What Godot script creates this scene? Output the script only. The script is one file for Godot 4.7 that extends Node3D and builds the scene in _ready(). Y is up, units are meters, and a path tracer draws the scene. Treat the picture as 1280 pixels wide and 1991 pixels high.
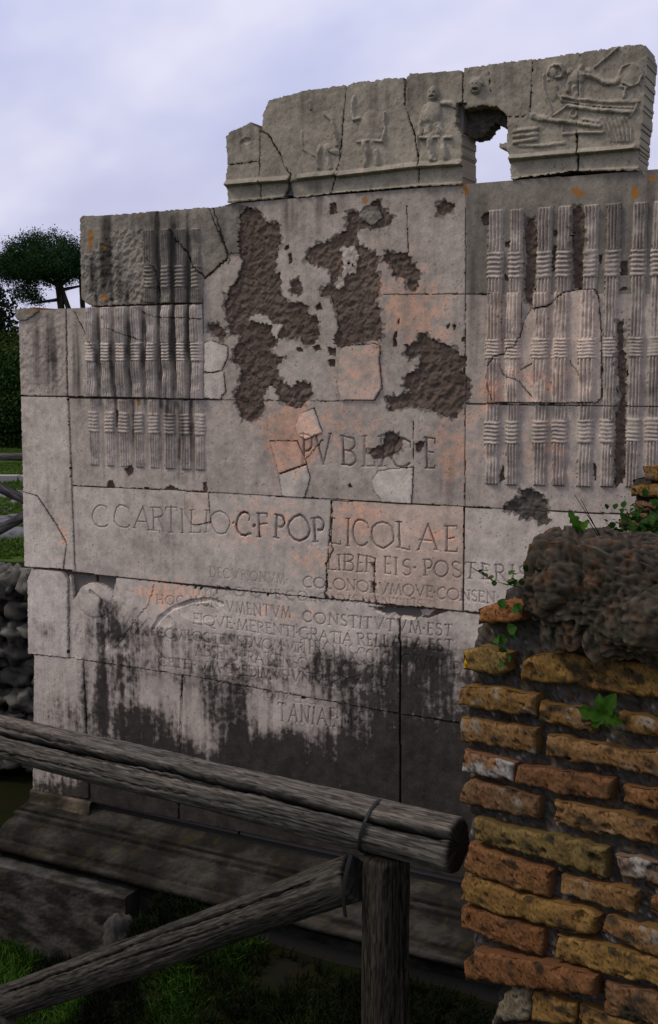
extends Node3D
# The fronts of the marble tomb are cut out of one fine grid: every cell belongs to one block, rod, fragment or letter,
# and each of those becomes a mesh of its own with its own relief, edges and depth.

const STEP := 0.004
const LEFT := -2.20
const FOOT := -1.05
const NX := 985
const NY := 1040
const VX := 986
const BASE := -1.78          # level of the sunken ground at the foot of the tomb

var owner_of := PackedInt32Array()
var height := PackedFloat32Array()
var crust := PackedFloat32Array()
var grime_and_gaps := PackedFloat32Array()
var blush := PackedFloat32Array()
var lichen := PackedFloat32Array()
var hacked := PackedFloat32Array()
var piece_names: Array[String] = [""]
var piece_base := PackedFloat32Array([0.0])
var piece_rough := PackedFloat32Array([0.0])
var piece_tone := PackedColorArray([Color.BLACK])
var piece_dark := PackedFloat32Array([0.0])
var piece_parent := PackedInt32Array([0])
var fragment := PackedVector2Array()
var rng := RandomNumberGenerator.new()
var noise := FastNoiseLite.new()
var fine := FastNoiseLite.new()
var stone_mat: StandardMaterial3D
var ruin: Node3D
var stack: Node3D
var used_names := {}

var tones := {
	"core": Color(0.141, 0.104, 0.079), "core_grey": Color(0.101, 0.087, 0.071), "undercoat": Color(0.283, 0.238, 0.193), "plaster": Color(0.480, 0.403, 0.328), "plaster_dark": Color(0.283, 0.246, 0.196), "plaster_light": Color(0.566, 0.491, 0.400),
	"marble": Color(0.596, 0.511, 0.419), "marble_light": Color(0.657, 0.577, 0.477), "marble_rose": Color(0.586, 0.470, 0.371), "marble_pink": Color(0.586, 0.451, 0.347), "frieze": Color(0.353, 0.309, 0.233), "joint": Color(0.101, 0.084, 0.066),
}
var brick_tones := {
	"tan": [Color(0.220, 0.128, 0.054), Color(0.155, 0.080, 0.034)], "tan_pink": [Color(0.220, 0.128, 0.068), Color(0.165, 0.075, 0.038)], "red": [Color(0.165, 0.076, 0.034), Color(0.125, 0.068, 0.036)], "orange": [Color(0.200, 0.100, 0.040), Color(0.145, 0.068, 0.030)],
	"brown": [Color(0.135, 0.085, 0.046), Color(0.150, 0.074, 0.036)], "olive": [Color(0.165, 0.110, 0.040), Color(0.115, 0.082, 0.034)], "pale": [Color(0.185, 0.104, 0.054), Color(0.220, 0.170, 0.130)], "yellow": [Color(0.230, 0.135, 0.043), Color(0.165, 0.090, 0.032)],
	"red_orange": [Color(0.175, 0.080, 0.034), Color(0.135, 0.062, 0.027)], "pale_stone": [Color(0.180, 0.145, 0.098), Color(0.135, 0.105, 0.066)], "lichen": [Color(0.240, 0.145, 0.044), Color(0.140, 0.096, 0.042)], "yellow_brown": [Color(0.225, 0.126, 0.042), Color(0.150, 0.083, 0.032)], "orange_bright": [Color(0.300, 0.135, 0.050), Color(0.200, 0.090, 0.036)],
}


func _ready() -> void:
	rng.seed = 7
	noise.seed = 3
	noise.frequency = 1.0
	noise.noise_type = FastNoiseLite.TYPE_SIMPLEX_SMOOTH
	noise.fractal_octaves = 4
	fine.seed = 9
	fine.frequency = 1.0
	fine.noise_type = FastNoiseLite.TYPE_SIMPLEX
	fine.fractal_type = FastNoiseLite.FRACTAL_NONE
	camera_and_light()
	stone_mat = vertex_material(0.92)
	ground()
	tomb()
	retaining_wall()
	brick_ruin()
	fence()
	far_fence()
	trees()
	plants()
	grass()


func camera_and_light() -> void:
	var eye := Camera3D.new()
	eye.name = "camera"
	eye.fov = 48.69
	eye.near = 0.05
	eye.far = 900.0
	eye.position = Vector3(2.755, 1.650, 5.279)
	eye.basis = Basis.from_euler(Vector3(deg_to_rad(-7.04), deg_to_rad(27.56), deg_to_rad(-0.11)))
	add_child(eye)
	eye.current = true
	var sun := DirectionalLight3D.new()
	sun.name = "sun"
	sun.light_energy = 0.5
	sun.light_color = Color(1.0, 0.96, 0.90)
	sun.light_angular_distance = 14.0
	sun.shadow_enabled = true
	sun.rotation_degrees = Vector3(-48, -58, 0)
	add_child(sun)
	var env := Environment.new()
	env.background_mode = Environment.BG_SKY
	env.tonemap_mode = Environment.TONE_MAPPER_LINEAR
	env.tonemap_exposure = 1.08
	env.sdfgi_enabled = true
	env.ssao_enabled = true
	env.ssil_enabled = true
	var sky := Sky.new()
	var panorama := PanoramaSkyMaterial.new()
	panorama.panorama = cloudy_sky()
	sky.sky_material = panorama
	env.sky = sky
	var world := WorldEnvironment.new()
	world.name = "world"
	world.environment = env
	add_child(world)


func cloudy_sky() -> ImageTexture:
	var w := 1400
	var h := 700
	var im := Image.create(w, h, false, Image.FORMAT_RGBF)
	var c := FastNoiseLite.new()
	c.seed = 21
	c.frequency = 1.0
	c.fractal_octaves = 5
	c.fractal_gain = 0.55
	var axis := Vector3(-0.80, -0.30, -0.35).normalized()   # the streaks of cloud run along this
	var below := Color(0.16, 0.16, 0.16)
	var thin_a := Vector3(-0.574, 0.265, -0.775)
	var thin_b := Vector3(-0.500, 0.244, -0.831)
	for j in h:
		var up := PI * (0.5 - (j + 0.5) / h)
		for i in w:
			if up < -0.02:
				im.set_pixel(i, j, below)
				continue
			var a := TAU * ((i + 0.5) / w - 0.5)
			var d := Vector3(sin(a) * cos(up), sin(up), -cos(a) * cos(up))
			# a flat cloud sheet seen from below
			var q := d / (d.y + 0.35)
			var along := q.dot(axis)
			var p := q - axis * along * 0.72
			var n := c.get_noise_3d(p.x * 3.0, p.y * 3.0, p.z * 3.0)
			var m := c.get_noise_3d(p.x * 0.9 + 7.0, p.y * 0.9, p.z * 0.9)
			var t := clampf(0.5 + n * 0.9 + m * 0.5, 0.0, 1.0)
			var col := Color(0.510, 0.545, 0.790).lerp(Color(0.760, 0.752, 0.890), t)
			var low := 1.0 - smoothstep(0.02, 0.34, d.y)
			col = col.lerp(Color(0.520, 0.520, 0.690), low * clampf(0.75 - n * 0.9, 0.2, 1.0))
			# a brighter band where the cloud thins
			var f := clampf((d - thin_a).dot(thin_b - thin_a) / (thin_b - thin_a).length_squared(), 0.0, 1.0)
			var off := (d - thin_a.lerp(thin_b, f)).length() / (0.030 * (0.6 + 0.5 * sin(f * PI)))
			col = col.lerp(Color(0.98, 0.96, 1.0), 0.95 * exp(-off * off) * clampf(0.75 + n * 1.2, 0.0, 1.0))
			im.set_pixel(i, j, col)
	return ImageTexture.create_from_image(im)


# ---------------------------------------------------------------- small helpers

func vertex_material(rough: float) -> StandardMaterial3D:
	var m := StandardMaterial3D.new()
	m.vertex_color_use_as_albedo = true
	m.roughness = rough
	m.metallic_specular = 0.10
	return m


func plain_material(c: Color, rough := 0.9) -> StandardMaterial3D:
	var m := StandardMaterial3D.new()
	m.albedo_color = c.linear_to_srgb()
	m.roughness = rough
	m.metallic_specular = 0.3
	return m


func called(base: String) -> String:
	var n: int = used_names.get(base, 0)
	used_names[base] = n + 1
	return base if n == 0 else "%s_%03d" % [base, n]


func tag(o: Node, label: String, category: String, group := "") -> void:
	o.set_meta("label", label)
	o.set_meta("category", category)
	if group:
		o.set_meta("group", group)


func thing(name_: String, label: String, category: String, at := Vector3.ZERO, group := "") -> Node3D:
	var o := Node3D.new()
	o.name = called(name_)
	add_child(o)
	o.position = at
	tag(o, label, category, group)
	return o


func put(name_: String, mesh: Mesh, mat: Material, parent: Node3D) -> MeshInstance3D:
	var o := MeshInstance3D.new()
	var taken := 0
	while parent.has_node(name_ if taken == 0 else "%s_%03d" % [name_, taken]):
		taken += 1
		if taken > 3 and parent.has_meta("next_" + name_):
			taken = maxi(taken, parent.get_meta("next_" + name_))
	o.name = name_ if taken == 0 else "%s_%03d" % [name_, taken]
	parent.set_meta("next_" + name_, taken)
	o.mesh = mesh
	o.material_override = mat
	parent.add_child(o, true)
	return o


func array_mesh(v: PackedVector3Array, n: PackedVector3Array, c: PackedColorArray, ix: PackedInt32Array) -> ArrayMesh:
	var a := []
	a.resize(Mesh.ARRAY_MAX)
	a[Mesh.ARRAY_VERTEX] = v
	if n.size():
		a[Mesh.ARRAY_NORMAL] = n
	if c.size():
		a[Mesh.ARRAY_COLOR] = c
	a[Mesh.ARRAY_INDEX] = ix
	var m := ArrayMesh.new()
	m.add_surface_from_arrays(Mesh.PRIMITIVE_TRIANGLES, a)
	return m


# smooth normals for a rows x columns sheet of points
func sheet_mesh(v: PackedVector3Array, c: PackedColorArray, rows: int, cols: int, flip := false) -> ArrayMesh:
	var ix := PackedInt32Array()
	var n := PackedVector3Array()
	n.resize(v.size())
	for r in rows - 1:
		for k in cols - 1:
			var a := r * cols + k
			var b := a + 1
			var d := a + cols
			var e := d + 1
			if flip:
				ix.append_array(PackedInt32Array([a, b, d, b, e, d]))
			else:
				ix.append_array(PackedInt32Array([a, d, b, b, d, e]))
			var f := (v[d] - v[a]).cross(v[b] - v[a])
			if flip:
				f = -f
			n[a] -= f
			n[b] -= f
			n[d] -= f
			n[e] -= f
	for i in n.size():
		n[i] = n[i].normalized()
	return array_mesh(v, n, c, ix)


func P(mm: Array) -> PackedVector2Array:
	var out := PackedVector2Array()
	for i in range(0, mm.size(), 2):
		out.append(Vector2(mm[i], mm[i + 1]) * 0.001)
	return out


func jagged(p: PackedVector2Array, amount: float, closed := true) -> PackedVector2Array:
	if amount <= 0.0:
		return p
	var out := PackedVector2Array()
	var n := p.size()
	for i in (n if closed else n - 1):
		var a := p[i]
		var b := p[(i + 1) % n]
		var k := maxi(1, int(a.distance_to(b) / 0.011))
		var side := (b - a).orthogonal().normalized()
		for s in k:
			var q := a.lerp(b, float(s) / k)
			out.append(q + side * (fine.get_noise_2d(q.x * 38.0, q.y * 38.0) * 0.7 + fine.get_noise_2d(q.x * 90.0, q.y * 90.0 + 5.0) * 0.5) * amount * 0.0022)
	if not closed:
		out.append(p[n - 1])
	return out


# ---------------------------------------------------------------- the tomb's grid

func piece(name_: String, base: float, tone: String, rough: float, dark := 0.0) -> int:
	piece_names.append(name_)
	piece_base.append(base * 0.001)
	piece_rough.append(rough * (0.00062 if rough < 4.0 else 0.001))
	var t: Color = tones[tone]
	var v := rng.randf_range(0.93, 1.07)
	piece_tone.append(Color(t.r * v, t.g * v, t.b * v))
	piece_dark.append(dark)
	piece_parent.append(0)
	return piece_names.size() - 1


func fill(p: PackedVector2Array, id: int, jag := 0.0) -> void:
	p = jagged(p, jag)
	var n := p.size()
	var lo := p[0]
	var hi := p[0]
	for q in p:
		lo = lo.min(q)
		hi = hi.max(q)
	var j0 := clampi(int((lo.y - FOOT) / STEP), 0, NY - 1)
	var j1 := clampi(int((hi.y - FOOT) / STEP) + 1, 0, NY - 1)
	for j in range(j0, j1 + 1):
		var y := FOOT + (j + 0.5) * STEP
		var xs := PackedFloat32Array()
		for i in n:
			var a := p[i]
			var b := p[(i + 1) % n]
			if (a.y > y) != (b.y > y):
				xs.append(a.x + (b.x - a.x) * (y - a.y) / (b.y - a.y))
		xs.sort()
		for k in range(0, xs.size() - 1, 2):
			var i0 := clampi(int(ceil((xs[k] - LEFT) / STEP - 0.5)), 0, NX)
			var i1 := clampi(int(ceil((xs[k + 1] - LEFT) / STEP - 0.5)), 0, NX)
			for i in range(i0, i1):
				owner_of[j * NX + i] = id


var joint_id := 0

func lost(p: PackedVector2Array, base: float, tone: String, rough: float, jag: float) -> void:
	# where the render has fallen: a broken ledge of its under-coat, then the mortar of the core
	if absf(area(p)) > 0.004:
		for q in Geometry2D.offset_polygon(p, 0.007):
			fill(q, piece("render_undercoat", base * 0.42, "undercoat", 3.5), 9.0)
	fill(p, piece("mortar_core", base, tone, rough), jag)


func area(p: PackedVector2Array) -> float:
	var a := 0.0
	for i in p.size():
		a += p[i].cross(p[(i + 1) % p.size()])
	return a * 0.5


func line_fill(p: PackedVector2Array, width: float, jag := 2.0) -> void:
	# an open joint or crack: the cells along the line drop to the bedding mortar
	p = jagged(p, jag, false)
	var r := maxf(width * 0.0005, STEP * 0.52)
	for k in p.size() - 1:
		var a := p[k]
		var b := p[k + 1]
		var lo := a.min(b) - Vector2(r, r)
		var hi := a.max(b) + Vector2(r, r)
		for j in range(clampi(int((lo.y - FOOT) / STEP), 0, NY - 1), clampi(int((hi.y - FOOT) / STEP) + 1, 0, NY)):
			for i in range(clampi(int((lo.x - LEFT) / STEP), 0, NX - 1), clampi(int((hi.x - LEFT) / STEP) + 1, 0, NX)):
				var q := Vector2(LEFT + (i + 0.5) * STEP, FOOT + (j + 0.5) * STEP)
				var w := r * (1.0 + 0.5 * fine.get_noise_2d(q.x * 14.0, q.y * 14.0))
				if Geometry2D.get_closest_point_to_segment(q, a, b).distance_squared_to(q) < w * w and owner_of[j * NX + i] > 0:
					owner_of[j * NX + i] = joint_id


func rod(x0: float, x1: float, y_top: float, y_foot: float, bands: Array, base: float, style: String) -> void:
	# one bundle of rods: four or five round ribs, tied crosswise by bands
	var tone := "plaster" if style in ["right", "faint"] else "marble_rose" if style == "fragment" else "plaster_dark" if style == "dark" else "marble"
	var id := piece("fasces_rod", base, tone, 1.8)
	var low := 0.65 if style == "faint" else 1.25 if style in ["light", "dark"] else 1.0
	x0 *= 0.001
	x1 *= 0.001
	var wob := rng.randf() * 20.0
	for j in range(maxi(0, int((y_foot * 0.001 - FOOT) / STEP)), mini(NY, int((y_top * 0.001 - FOOT) / STEP))):
		var y := FOOT + j * STEP
		var band := -1.0
		for b in range(0, bands.size(), 2):
			if y < bands[b] * 0.001 and y > bands[b + 1] * 0.001:
				band = (bands[b] * 0.001 - y) / ((bands[b] - bands[b + 1]) * 0.001)
		var grow := 0.004 if band >= 0.0 else 0.0
		var edge := 0.0025 * fine.get_noise_1d(y * 30.0 + wob)
		for i in range(int((x0 - grow + edge - LEFT) / STEP), int((x1 + grow + edge * 0.6 - LEFT) / STEP) + 1):
			if i < 0 or i >= NX:
				continue
			var x := LEFT + i * STEP
			var u := (x - x0) / (x1 - x0)
			var wear := clampf(0.78 + 1.0 * noise.get_noise_2d(x * 4.0 + wob, y * 4.0), 0.05, 1.15)
			var h := 0.013 * pow(maxf(0.0, 1.0 - pow(absf(u * 2.0 - 1.0), 4.0)), 0.5) * low
			if band >= 0.0:
				h += 0.004 * low + 0.010 * wear * low * absf(sin((band * 6.0 + 0.06 * sin(u * 5.0 + wob) + 0.14 * noise.get_noise_2d(x * 40.0, y * 9.0)) * PI)) - 0.003
			else:
				h += 0.020 * wear * low * pow(absf(sin((u * 4.0 + 0.15 * noise.get_noise_2d(y * 7.0 + wob, 3.0)) * PI)), 0.75) - 0.010
			var at := j * VX + i
			height[at] = maxf(height[at], h)
			if j < NY and owner_of[j * NX + i] > 0:
				if style == "right" and Geometry2D.is_point_in_polygon(Vector2(x, y), fragment_guard()):
					height[at] = 0.0
					continue
				owner_of[j * NX + i] = id


func fragment_guard() -> PackedVector2Array:
	return fragment


func near(kind_id: int, x: float, y: float, r: float, at_rim: Callable) -> void:
	pass


var relief_ids := {}

func relief_id(kind: String, i: int, j: int) -> int:
	# carved figures stay on the block that carries them but are parts of their own
	var under := owner_of[j * NX + i]
	if under == 0 or under == joint_id or kind == "":
		return under
	if piece_names[under] == kind:
		return under
	var key := kind + str(under)
	if not relief_ids.has(key):
		relief_ids[key] = piece_like(kind, under)
	return relief_ids[key]


func piece_like(name_: String, under: int, dark := 0.0) -> int:
	piece_names.append(name_)
	piece_base.append(piece_base[under])
	piece_rough.append(piece_rough[under])
	piece_tone.append(piece_tone[under])
	piece_dark.append(dark)
	piece_parent.append(piece_parent[under] if piece_parent[under] else under)
	return piece_names.size() - 1


func stroke(kind: String, p: PackedVector2Array, radius: float, h: float, profile: String) -> void:
	var r := radius * 0.001
	h *= 0.001
	var lo := p[0]
	var hi := p[0]
	for q in p:
		lo = lo.min(q)
		hi = hi.max(q)
	for j in range(clampi(int((lo.y - r - FOOT) / STEP), 0, NY), clampi(int((hi.y + r - FOOT) / STEP) + 2, 0, NY)):
		for i in range(clampi(int((lo.x - r - LEFT) / STEP), 0, NX), clampi(int((hi.x + r - LEFT) / STEP) + 2, 0, NX)):
			var q := Vector2(LEFT + i * STEP, FOOT + j * STEP)
			var d := 1e9
			var below := 0.0
			for k in p.size() - 1:
				var c := Geometry2D.get_closest_point_to_segment(q, p[k], p[k + 1])
				var dd := c.distance_squared_to(q)
				if dd < d:
					d = dd
					below = q.y - c.y
			d = sqrt(d) / r
			if d >= 1.0:
				continue
			var worn := 0.82 + 0.9 * noise.get_noise_2d(q.x * 10.0, q.y * 10.0)
			var rise := h * sqrt(1.0 - d * d) * worn
			if profile == "ledge":
				rise = h * clampf((1.0 - below / r) * 0.5 + 0.2, 0.0, 1.0) * (0.9 + 0.3 * noise.get_noise_2d(q.x * 9.0, 1.0)) * clampf((1.0 - d) * 4.0, 0.0, 1.0)
			elif profile == "flat":
				rise = h * clampf((1.0 - d) * 6.0, 0.0, 1.0)
			var at := j * VX + i
			if h > 0.0:
				height[at] = maxf(height[at], rise) if height[at] >= 0.0 else maxf(height[at], rise)
				if d < 0.85 and kind != "":
					owner_of[j * NX + i] = relief_id(kind, i, j)
			else:
				height[at] = minf(height[at], height[at] * 0.4 + rise)


func dome(kind: String, cx: float, cy: float, rx: float, ry: float, h: float) -> void:
	cx *= 0.001
	cy *= 0.001
	rx *= 0.001
	ry *= 0.001
	h *= 0.001
	for j in range(clampi(int((cy - ry - FOOT) / STEP), 0, NY), clampi(int((cy + ry - FOOT) / STEP) + 2, 0, NY)):
		for i in range(clampi(int((cx - rx - LEFT) / STEP), 0, NX), clampi(int((cx + rx - LEFT) / STEP) + 2, 0, NX)):
			var x := (LEFT + i * STEP - cx) / rx
			var y := (FOOT + j * STEP - cy) / ry
			var d := x * x + y * y
			if d >= 1.0:
				continue
			var rise := h * sqrt(1.0 - d)
			var at := j * VX + i
			if h > 0.0:
				height[at] = maxf(height[at], rise)
				if d < 0.8 and kind != "":
					owner_of[j * NX + i] = relief_id(kind, i, j)
			else:
				height[at] += rise


func hack(p: PackedVector2Array, amp: float) -> void:
	var lo := p[0]
	var hi := p[0]
	for q in p:
		lo = lo.min(q)
		hi = hi.max(q)
	for j in range(clampi(int((lo.y - FOOT) / STEP), 0, NY), clampi(int((hi.y - FOOT) / STEP) + 1, 0, NY)):
		for i in range(clampi(int((lo.x - LEFT) / STEP), 0, NX), clampi(int((hi.x - LEFT) / STEP) + 1, 0, NX)):
			var q := Vector2(LEFT + i * STEP, FOOT + j * STEP)
			if Geometry2D.is_point_in_polygon(q + Vector2(0.03, 0.0) * noise.get_noise_2d(q.x * 9.0, q.y * 9.0), p):
				hacked[j * VX + i] = amp * 0.001


func blot(kind: int, cx: float, cy: float, rx: float, ry: float, amount: float) -> void:
	var field := crust if kind == 0 else grime_and_gaps if kind == 1 else blush if kind == 2 else lichen
	cx *= 0.001
	cy *= 0.001
	rx *= 0.0014
	ry *= 0.0014
	for j in range(clampi(int((cy - ry - FOOT) / STEP), 0, NY + 1), clampi(int((cy + ry - FOOT) / STEP) + 1, 0, NY + 1)):
		for i in range(clampi(int((cx - rx - LEFT) / STEP), 0, VX), clampi(int((cx + rx - LEFT) / STEP) + 1, 0, VX)):
			var x := (LEFT + i * STEP - cx) / rx
			var y := (FOOT + j * STEP - cy) / ry
			var d := 1.0 - x * x - y * y
			if d > 0.0:
				field[j * VX + i] += amount * d
	if kind == 0:
		crust = field
	elif kind == 1:
		grime_and_gaps = field
	elif kind == 2:
		blush = field
	else:
		lichen = field


func arc(cx: float, cy: float, rx: float, ry: float, from: float, to: float) -> PackedVector2Array:
	var out := PackedVector2Array()
	for k in 13:
		var a := deg_to_rad(lerpf(from, to, k / 12.0))
		out.append(Vector2(cx + rx * cos(a), cy + ry * sin(a)))
	return out


func strokes_of(ch: String) -> Array:
	# Roman capitals in a box one wide and one high; the first number is the weight of the stroke
	match ch:
		"A": return [[0.7, P([60, 0, 500, 1000])], [1.1, P([500, 1000, 940, 0])], [0.6, P([230, 360, 770, 360])], [0.5, P([0, 0, 160, 0])], [0.5, P([840, 0, 1000, 0])]]
		"B": return [[1.1, P([150, 0, 150, 1000])], [0.7, P([0, 1000, 500, 1000])], [0.7, P([0, 0, 550, 0])], [0.6, P([150, 530, 550, 530])], [1.0, arc(0.5, 0.765, 0.42, 0.235, 90, -90)], [1.0, arc(0.54, 0.265, 0.46, 0.265, 90, -90)]]
		"C": return [[1.0, arc(0.56, 0.5, 0.52, 0.51, 50, 310)], [0.6, P([900, 900, 900, 740])]]
		"D": return [[1.1, P([150, 0, 150, 1000])], [0.7, P([0, 1000, 450, 1000])], [0.7, P([0, 0, 450, 0])], [1.0, arc(0.42, 0.5, 0.56, 0.5, 90, -90)]]
		"E": return [[1.1, P([200, 0, 200, 1000])], [0.6, P([0, 1000, 950, 1000])], [0.6, P([200, 530, 800, 530])], [0.6, P([0, 0, 1000, 0])], [0.5, P([950, 1000, 930, 880])], [0.5, P([1000, 0, 980, 120])]]
		"F": return [[1.1, P([200, 0, 200, 1000])], [0.6, P([0, 1000, 950, 1000])], [0.6, P([200, 530, 800, 530])], [0.5, P([0, 0, 400, 0])], [0.5, P([950, 1000, 930, 880])]]
		"G": return [[1.0, arc(0.56, 0.5, 0.52, 0.51, 50, 300)], [0.9, P([880, 40, 880, 420])], [0.5, P([740, 420, 980, 420])]]
		"H": return [[1.1, P([120, 0, 120, 1000])], [1.1, P([880, 0, 880, 1000])], [0.6, P([120, 520, 880, 520])], [0.5, P([0, 0, 240, 0])], [0.5, P([760, 0, 1000, 0])], [0.5, P([0, 1000, 240, 1000])], [0.5, P([760, 1000, 1000, 1000])]]
		"I": return [[1.1, P([500, 0, 500, 1000])], [0.5, P([-300, 0, 1300, 0])], [0.5, P([-300, 1000, 1300, 1000])]]
		"L": return [[1.1, P([200, 0, 200, 1000])], [0.6, P([0, 0, 1000, 0])], [0.5, P([0, 1000, 400, 1000])], [0.5, P([1000, 0, 970, 130])]]
		"M": return [[0.8, P([60, 0, 200, 1000])], [1.1, P([200, 1000, 500, 0])], [0.8, P([500, 0, 800, 1000])], [1.1, P([800, 1000, 940, 0])], [0.5, P([0, 0, 140, 0])], [0.5, P([850, 0, 1000, 0])]]
		"N": return [[0.8, P([130, 0, 130, 1000])], [1.1, P([130, 1000, 870, 0])], [0.8, P([870, 0, 870, 1000])], [0.5, P([0, 0, 260, 0])], [0.5, P([760, 1000, 1000, 1000])]]
		"O": return [[1.0, arc(0.5, 0.5, 0.5, 0.51, 0, 360)]]
		"P": return [[1.1, P([200, 0, 200, 1000])], [0.6, P([0, 1000, 550, 1000])], [1.0, arc(0.5, 0.75, 0.48, 0.25, 90, -100)], [0.5, P([0, 0, 420, 0])]]
		"Q": return [[1.0, arc(0.5, 0.5, 0.5, 0.51, 0, 360)], [0.9, P([520, 20, 760, -180, 1080, -230])]]
		"R": return [[1.1, P([180, 0, 180, 1000])], [0.6, P([0, 1000, 500, 1000])], [1.0, arc(0.45, 0.76, 0.42, 0.24, 90, -90)], [0.6, P([180, 520, 480, 520])], [1.0, P([450, 520, 1000, 0])], [0.5, P([0, 0, 360, 0])]]
		"S": return [[0.9, arc(0.5, 0.76, 0.42, 0.25, 40, 250)], [0.9, P([360, 540, 660, 450])], [0.9, arc(0.5, 0.25, 0.46, 0.26, 70, -150)]]
		"T": return [[1.1, P([500, 0, 500, 1000])], [0.6, P([0, 1000, 1000, 1000])], [0.5, P([330, 0, 670, 0])], [0.5, P([0, 1000, 20, 880])], [0.5, P([1000, 1000, 980, 880])]]
		"V": return [[1.1, P([60, 1000, 500, 0])], [0.7, P([500, 0, 940, 1000])], [0.5, P([0, 1000, 170, 1000])], [0.5, P([830, 1000, 1000, 1000])]]
		"X": return [[1.1, P([60, 1000, 940, 0])], [0.7, P([60, 0, 940, 1000])]]
		_: return [[1.3, P([300, 480, 700, 520])]]


func hand_cut(q: Vector2, tall: float) -> Vector2:
	return q + Vector2(noise.get_noise_2d(q.x * 7.0, q.y * 7.0 + 50.0), noise.get_noise_2d(q.x * 7.0 + 90.0, q.y * 7.0)) * tall * 0.00012


func letter(ch: String, ax: float, ay: float, bx: float, by: float, tall: float, width: float, deep: float, dark: float) -> void:
	var a := Vector2(ax, ay) * 0.001
	var b := Vector2(bx, by) * 0.001
	var up := Vector2(0, tall * 0.001)
	var mid := (a + b) * 0.5 + up * 0.5
	var under := 0
	var ci := int((mid.x - LEFT) / STEP)
	var cj := int((mid.y - FOOT) / STEP)
	for off in [0, 5, -5, 10, -10, 15, -15]:
		var at := clampi(cj + off, 0, NY - 1) * NX + clampi(ci + off, 0, NX - 1)
		if under == 0 and owner_of[at] > 0 and not piece_names[owner_of[at]] in ["joint", "letter", "mortar_core"]:
			under = owner_of[at]
	if under == 0:
		return
	var id := piece_like("letter", under, dark)
	for s in strokes_of(ch):
		var p: PackedVector2Array = s[1]
		var r: float = width * 0.00085 * s[0]
		r = maxf(r, STEP * 0.8)
		for k in p.size() - 1:
			var p0 := hand_cut(a + (b - a) * p[k].x + up * p[k].y, tall)
			var p1 := hand_cut(a + (b - a) * p[k + 1].x + up * p[k + 1].y, tall)
			var lo := p0.min(p1) - Vector2(r, r)
			var hi := p0.max(p1) + Vector2(r, r)
			for j in range(clampi(int((lo.y - FOOT) / STEP), 0, NY - 1), clampi(int((hi.y - FOOT) / STEP) + 2, 0, NY)):
				for i in range(clampi(int((lo.x - LEFT) / STEP), 0, NX - 1), clampi(int((hi.x - LEFT) / STEP) + 2, 0, NX)):
					var q := Vector2(LEFT + i * STEP, FOOT + j * STEP)
					var d := Geometry2D.get_closest_point_to_segment(q, p0, p1).distance_to(q) / r
					if d < 1.0:
						var at := j * VX + i
						height[at] = minf(height[at], -deep * 0.001 * sqrt(1.0 - d))
					q += Vector2(STEP, STEP) * 0.5
					if Geometry2D.get_closest_point_to_segment(q, p0, p1).distance_to(q) < r * 0.72:
						var here := owner_of[j * NX + i]
						if here > 0 and here != joint_id and absf(piece_base[here] - piece_base[under]) < 0.006:
							owner_of[j * NX + i] = id


func noise_field(seed_: int, freq: float, octaves: int, stretch_x := 1, stretch_y := 1) -> PackedByteArray:
	var f := FastNoiseLite.new()
	f.seed = seed_
	f.frequency = freq
	f.fractal_octaves = octaves
	var im := f.get_image(VX / stretch_x + 1, (NY + 1) / stretch_y + 1)
	im.convert(Image.FORMAT_L8)
	im.resize(VX, NY + 1, Image.INTERPOLATE_CUBIC)
	return im.get_data()


func tomb() -> void:
	owner_of.resize(NX * NY)
	for f in 6:
		pass
	height.resize(VX * (NY + 1))
	crust.resize(height.size())
	grime_and_gaps.resize(height.size())
	blush.resize(height.size())
	lichen.resize(height.size())
	hacked.resize(height.size())
	joint_id = piece("joint", -14, "joint", 3)
	wall_front()
	var root := thing("marble_tomb", "tall weathered Roman marble tomb front with carved fasces, Latin inscription and reliefs", "tomb", Vector3(0, BASE, 0))
	build_pieces(root)
	backing(root)
	foot_of_tomb(root)


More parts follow.
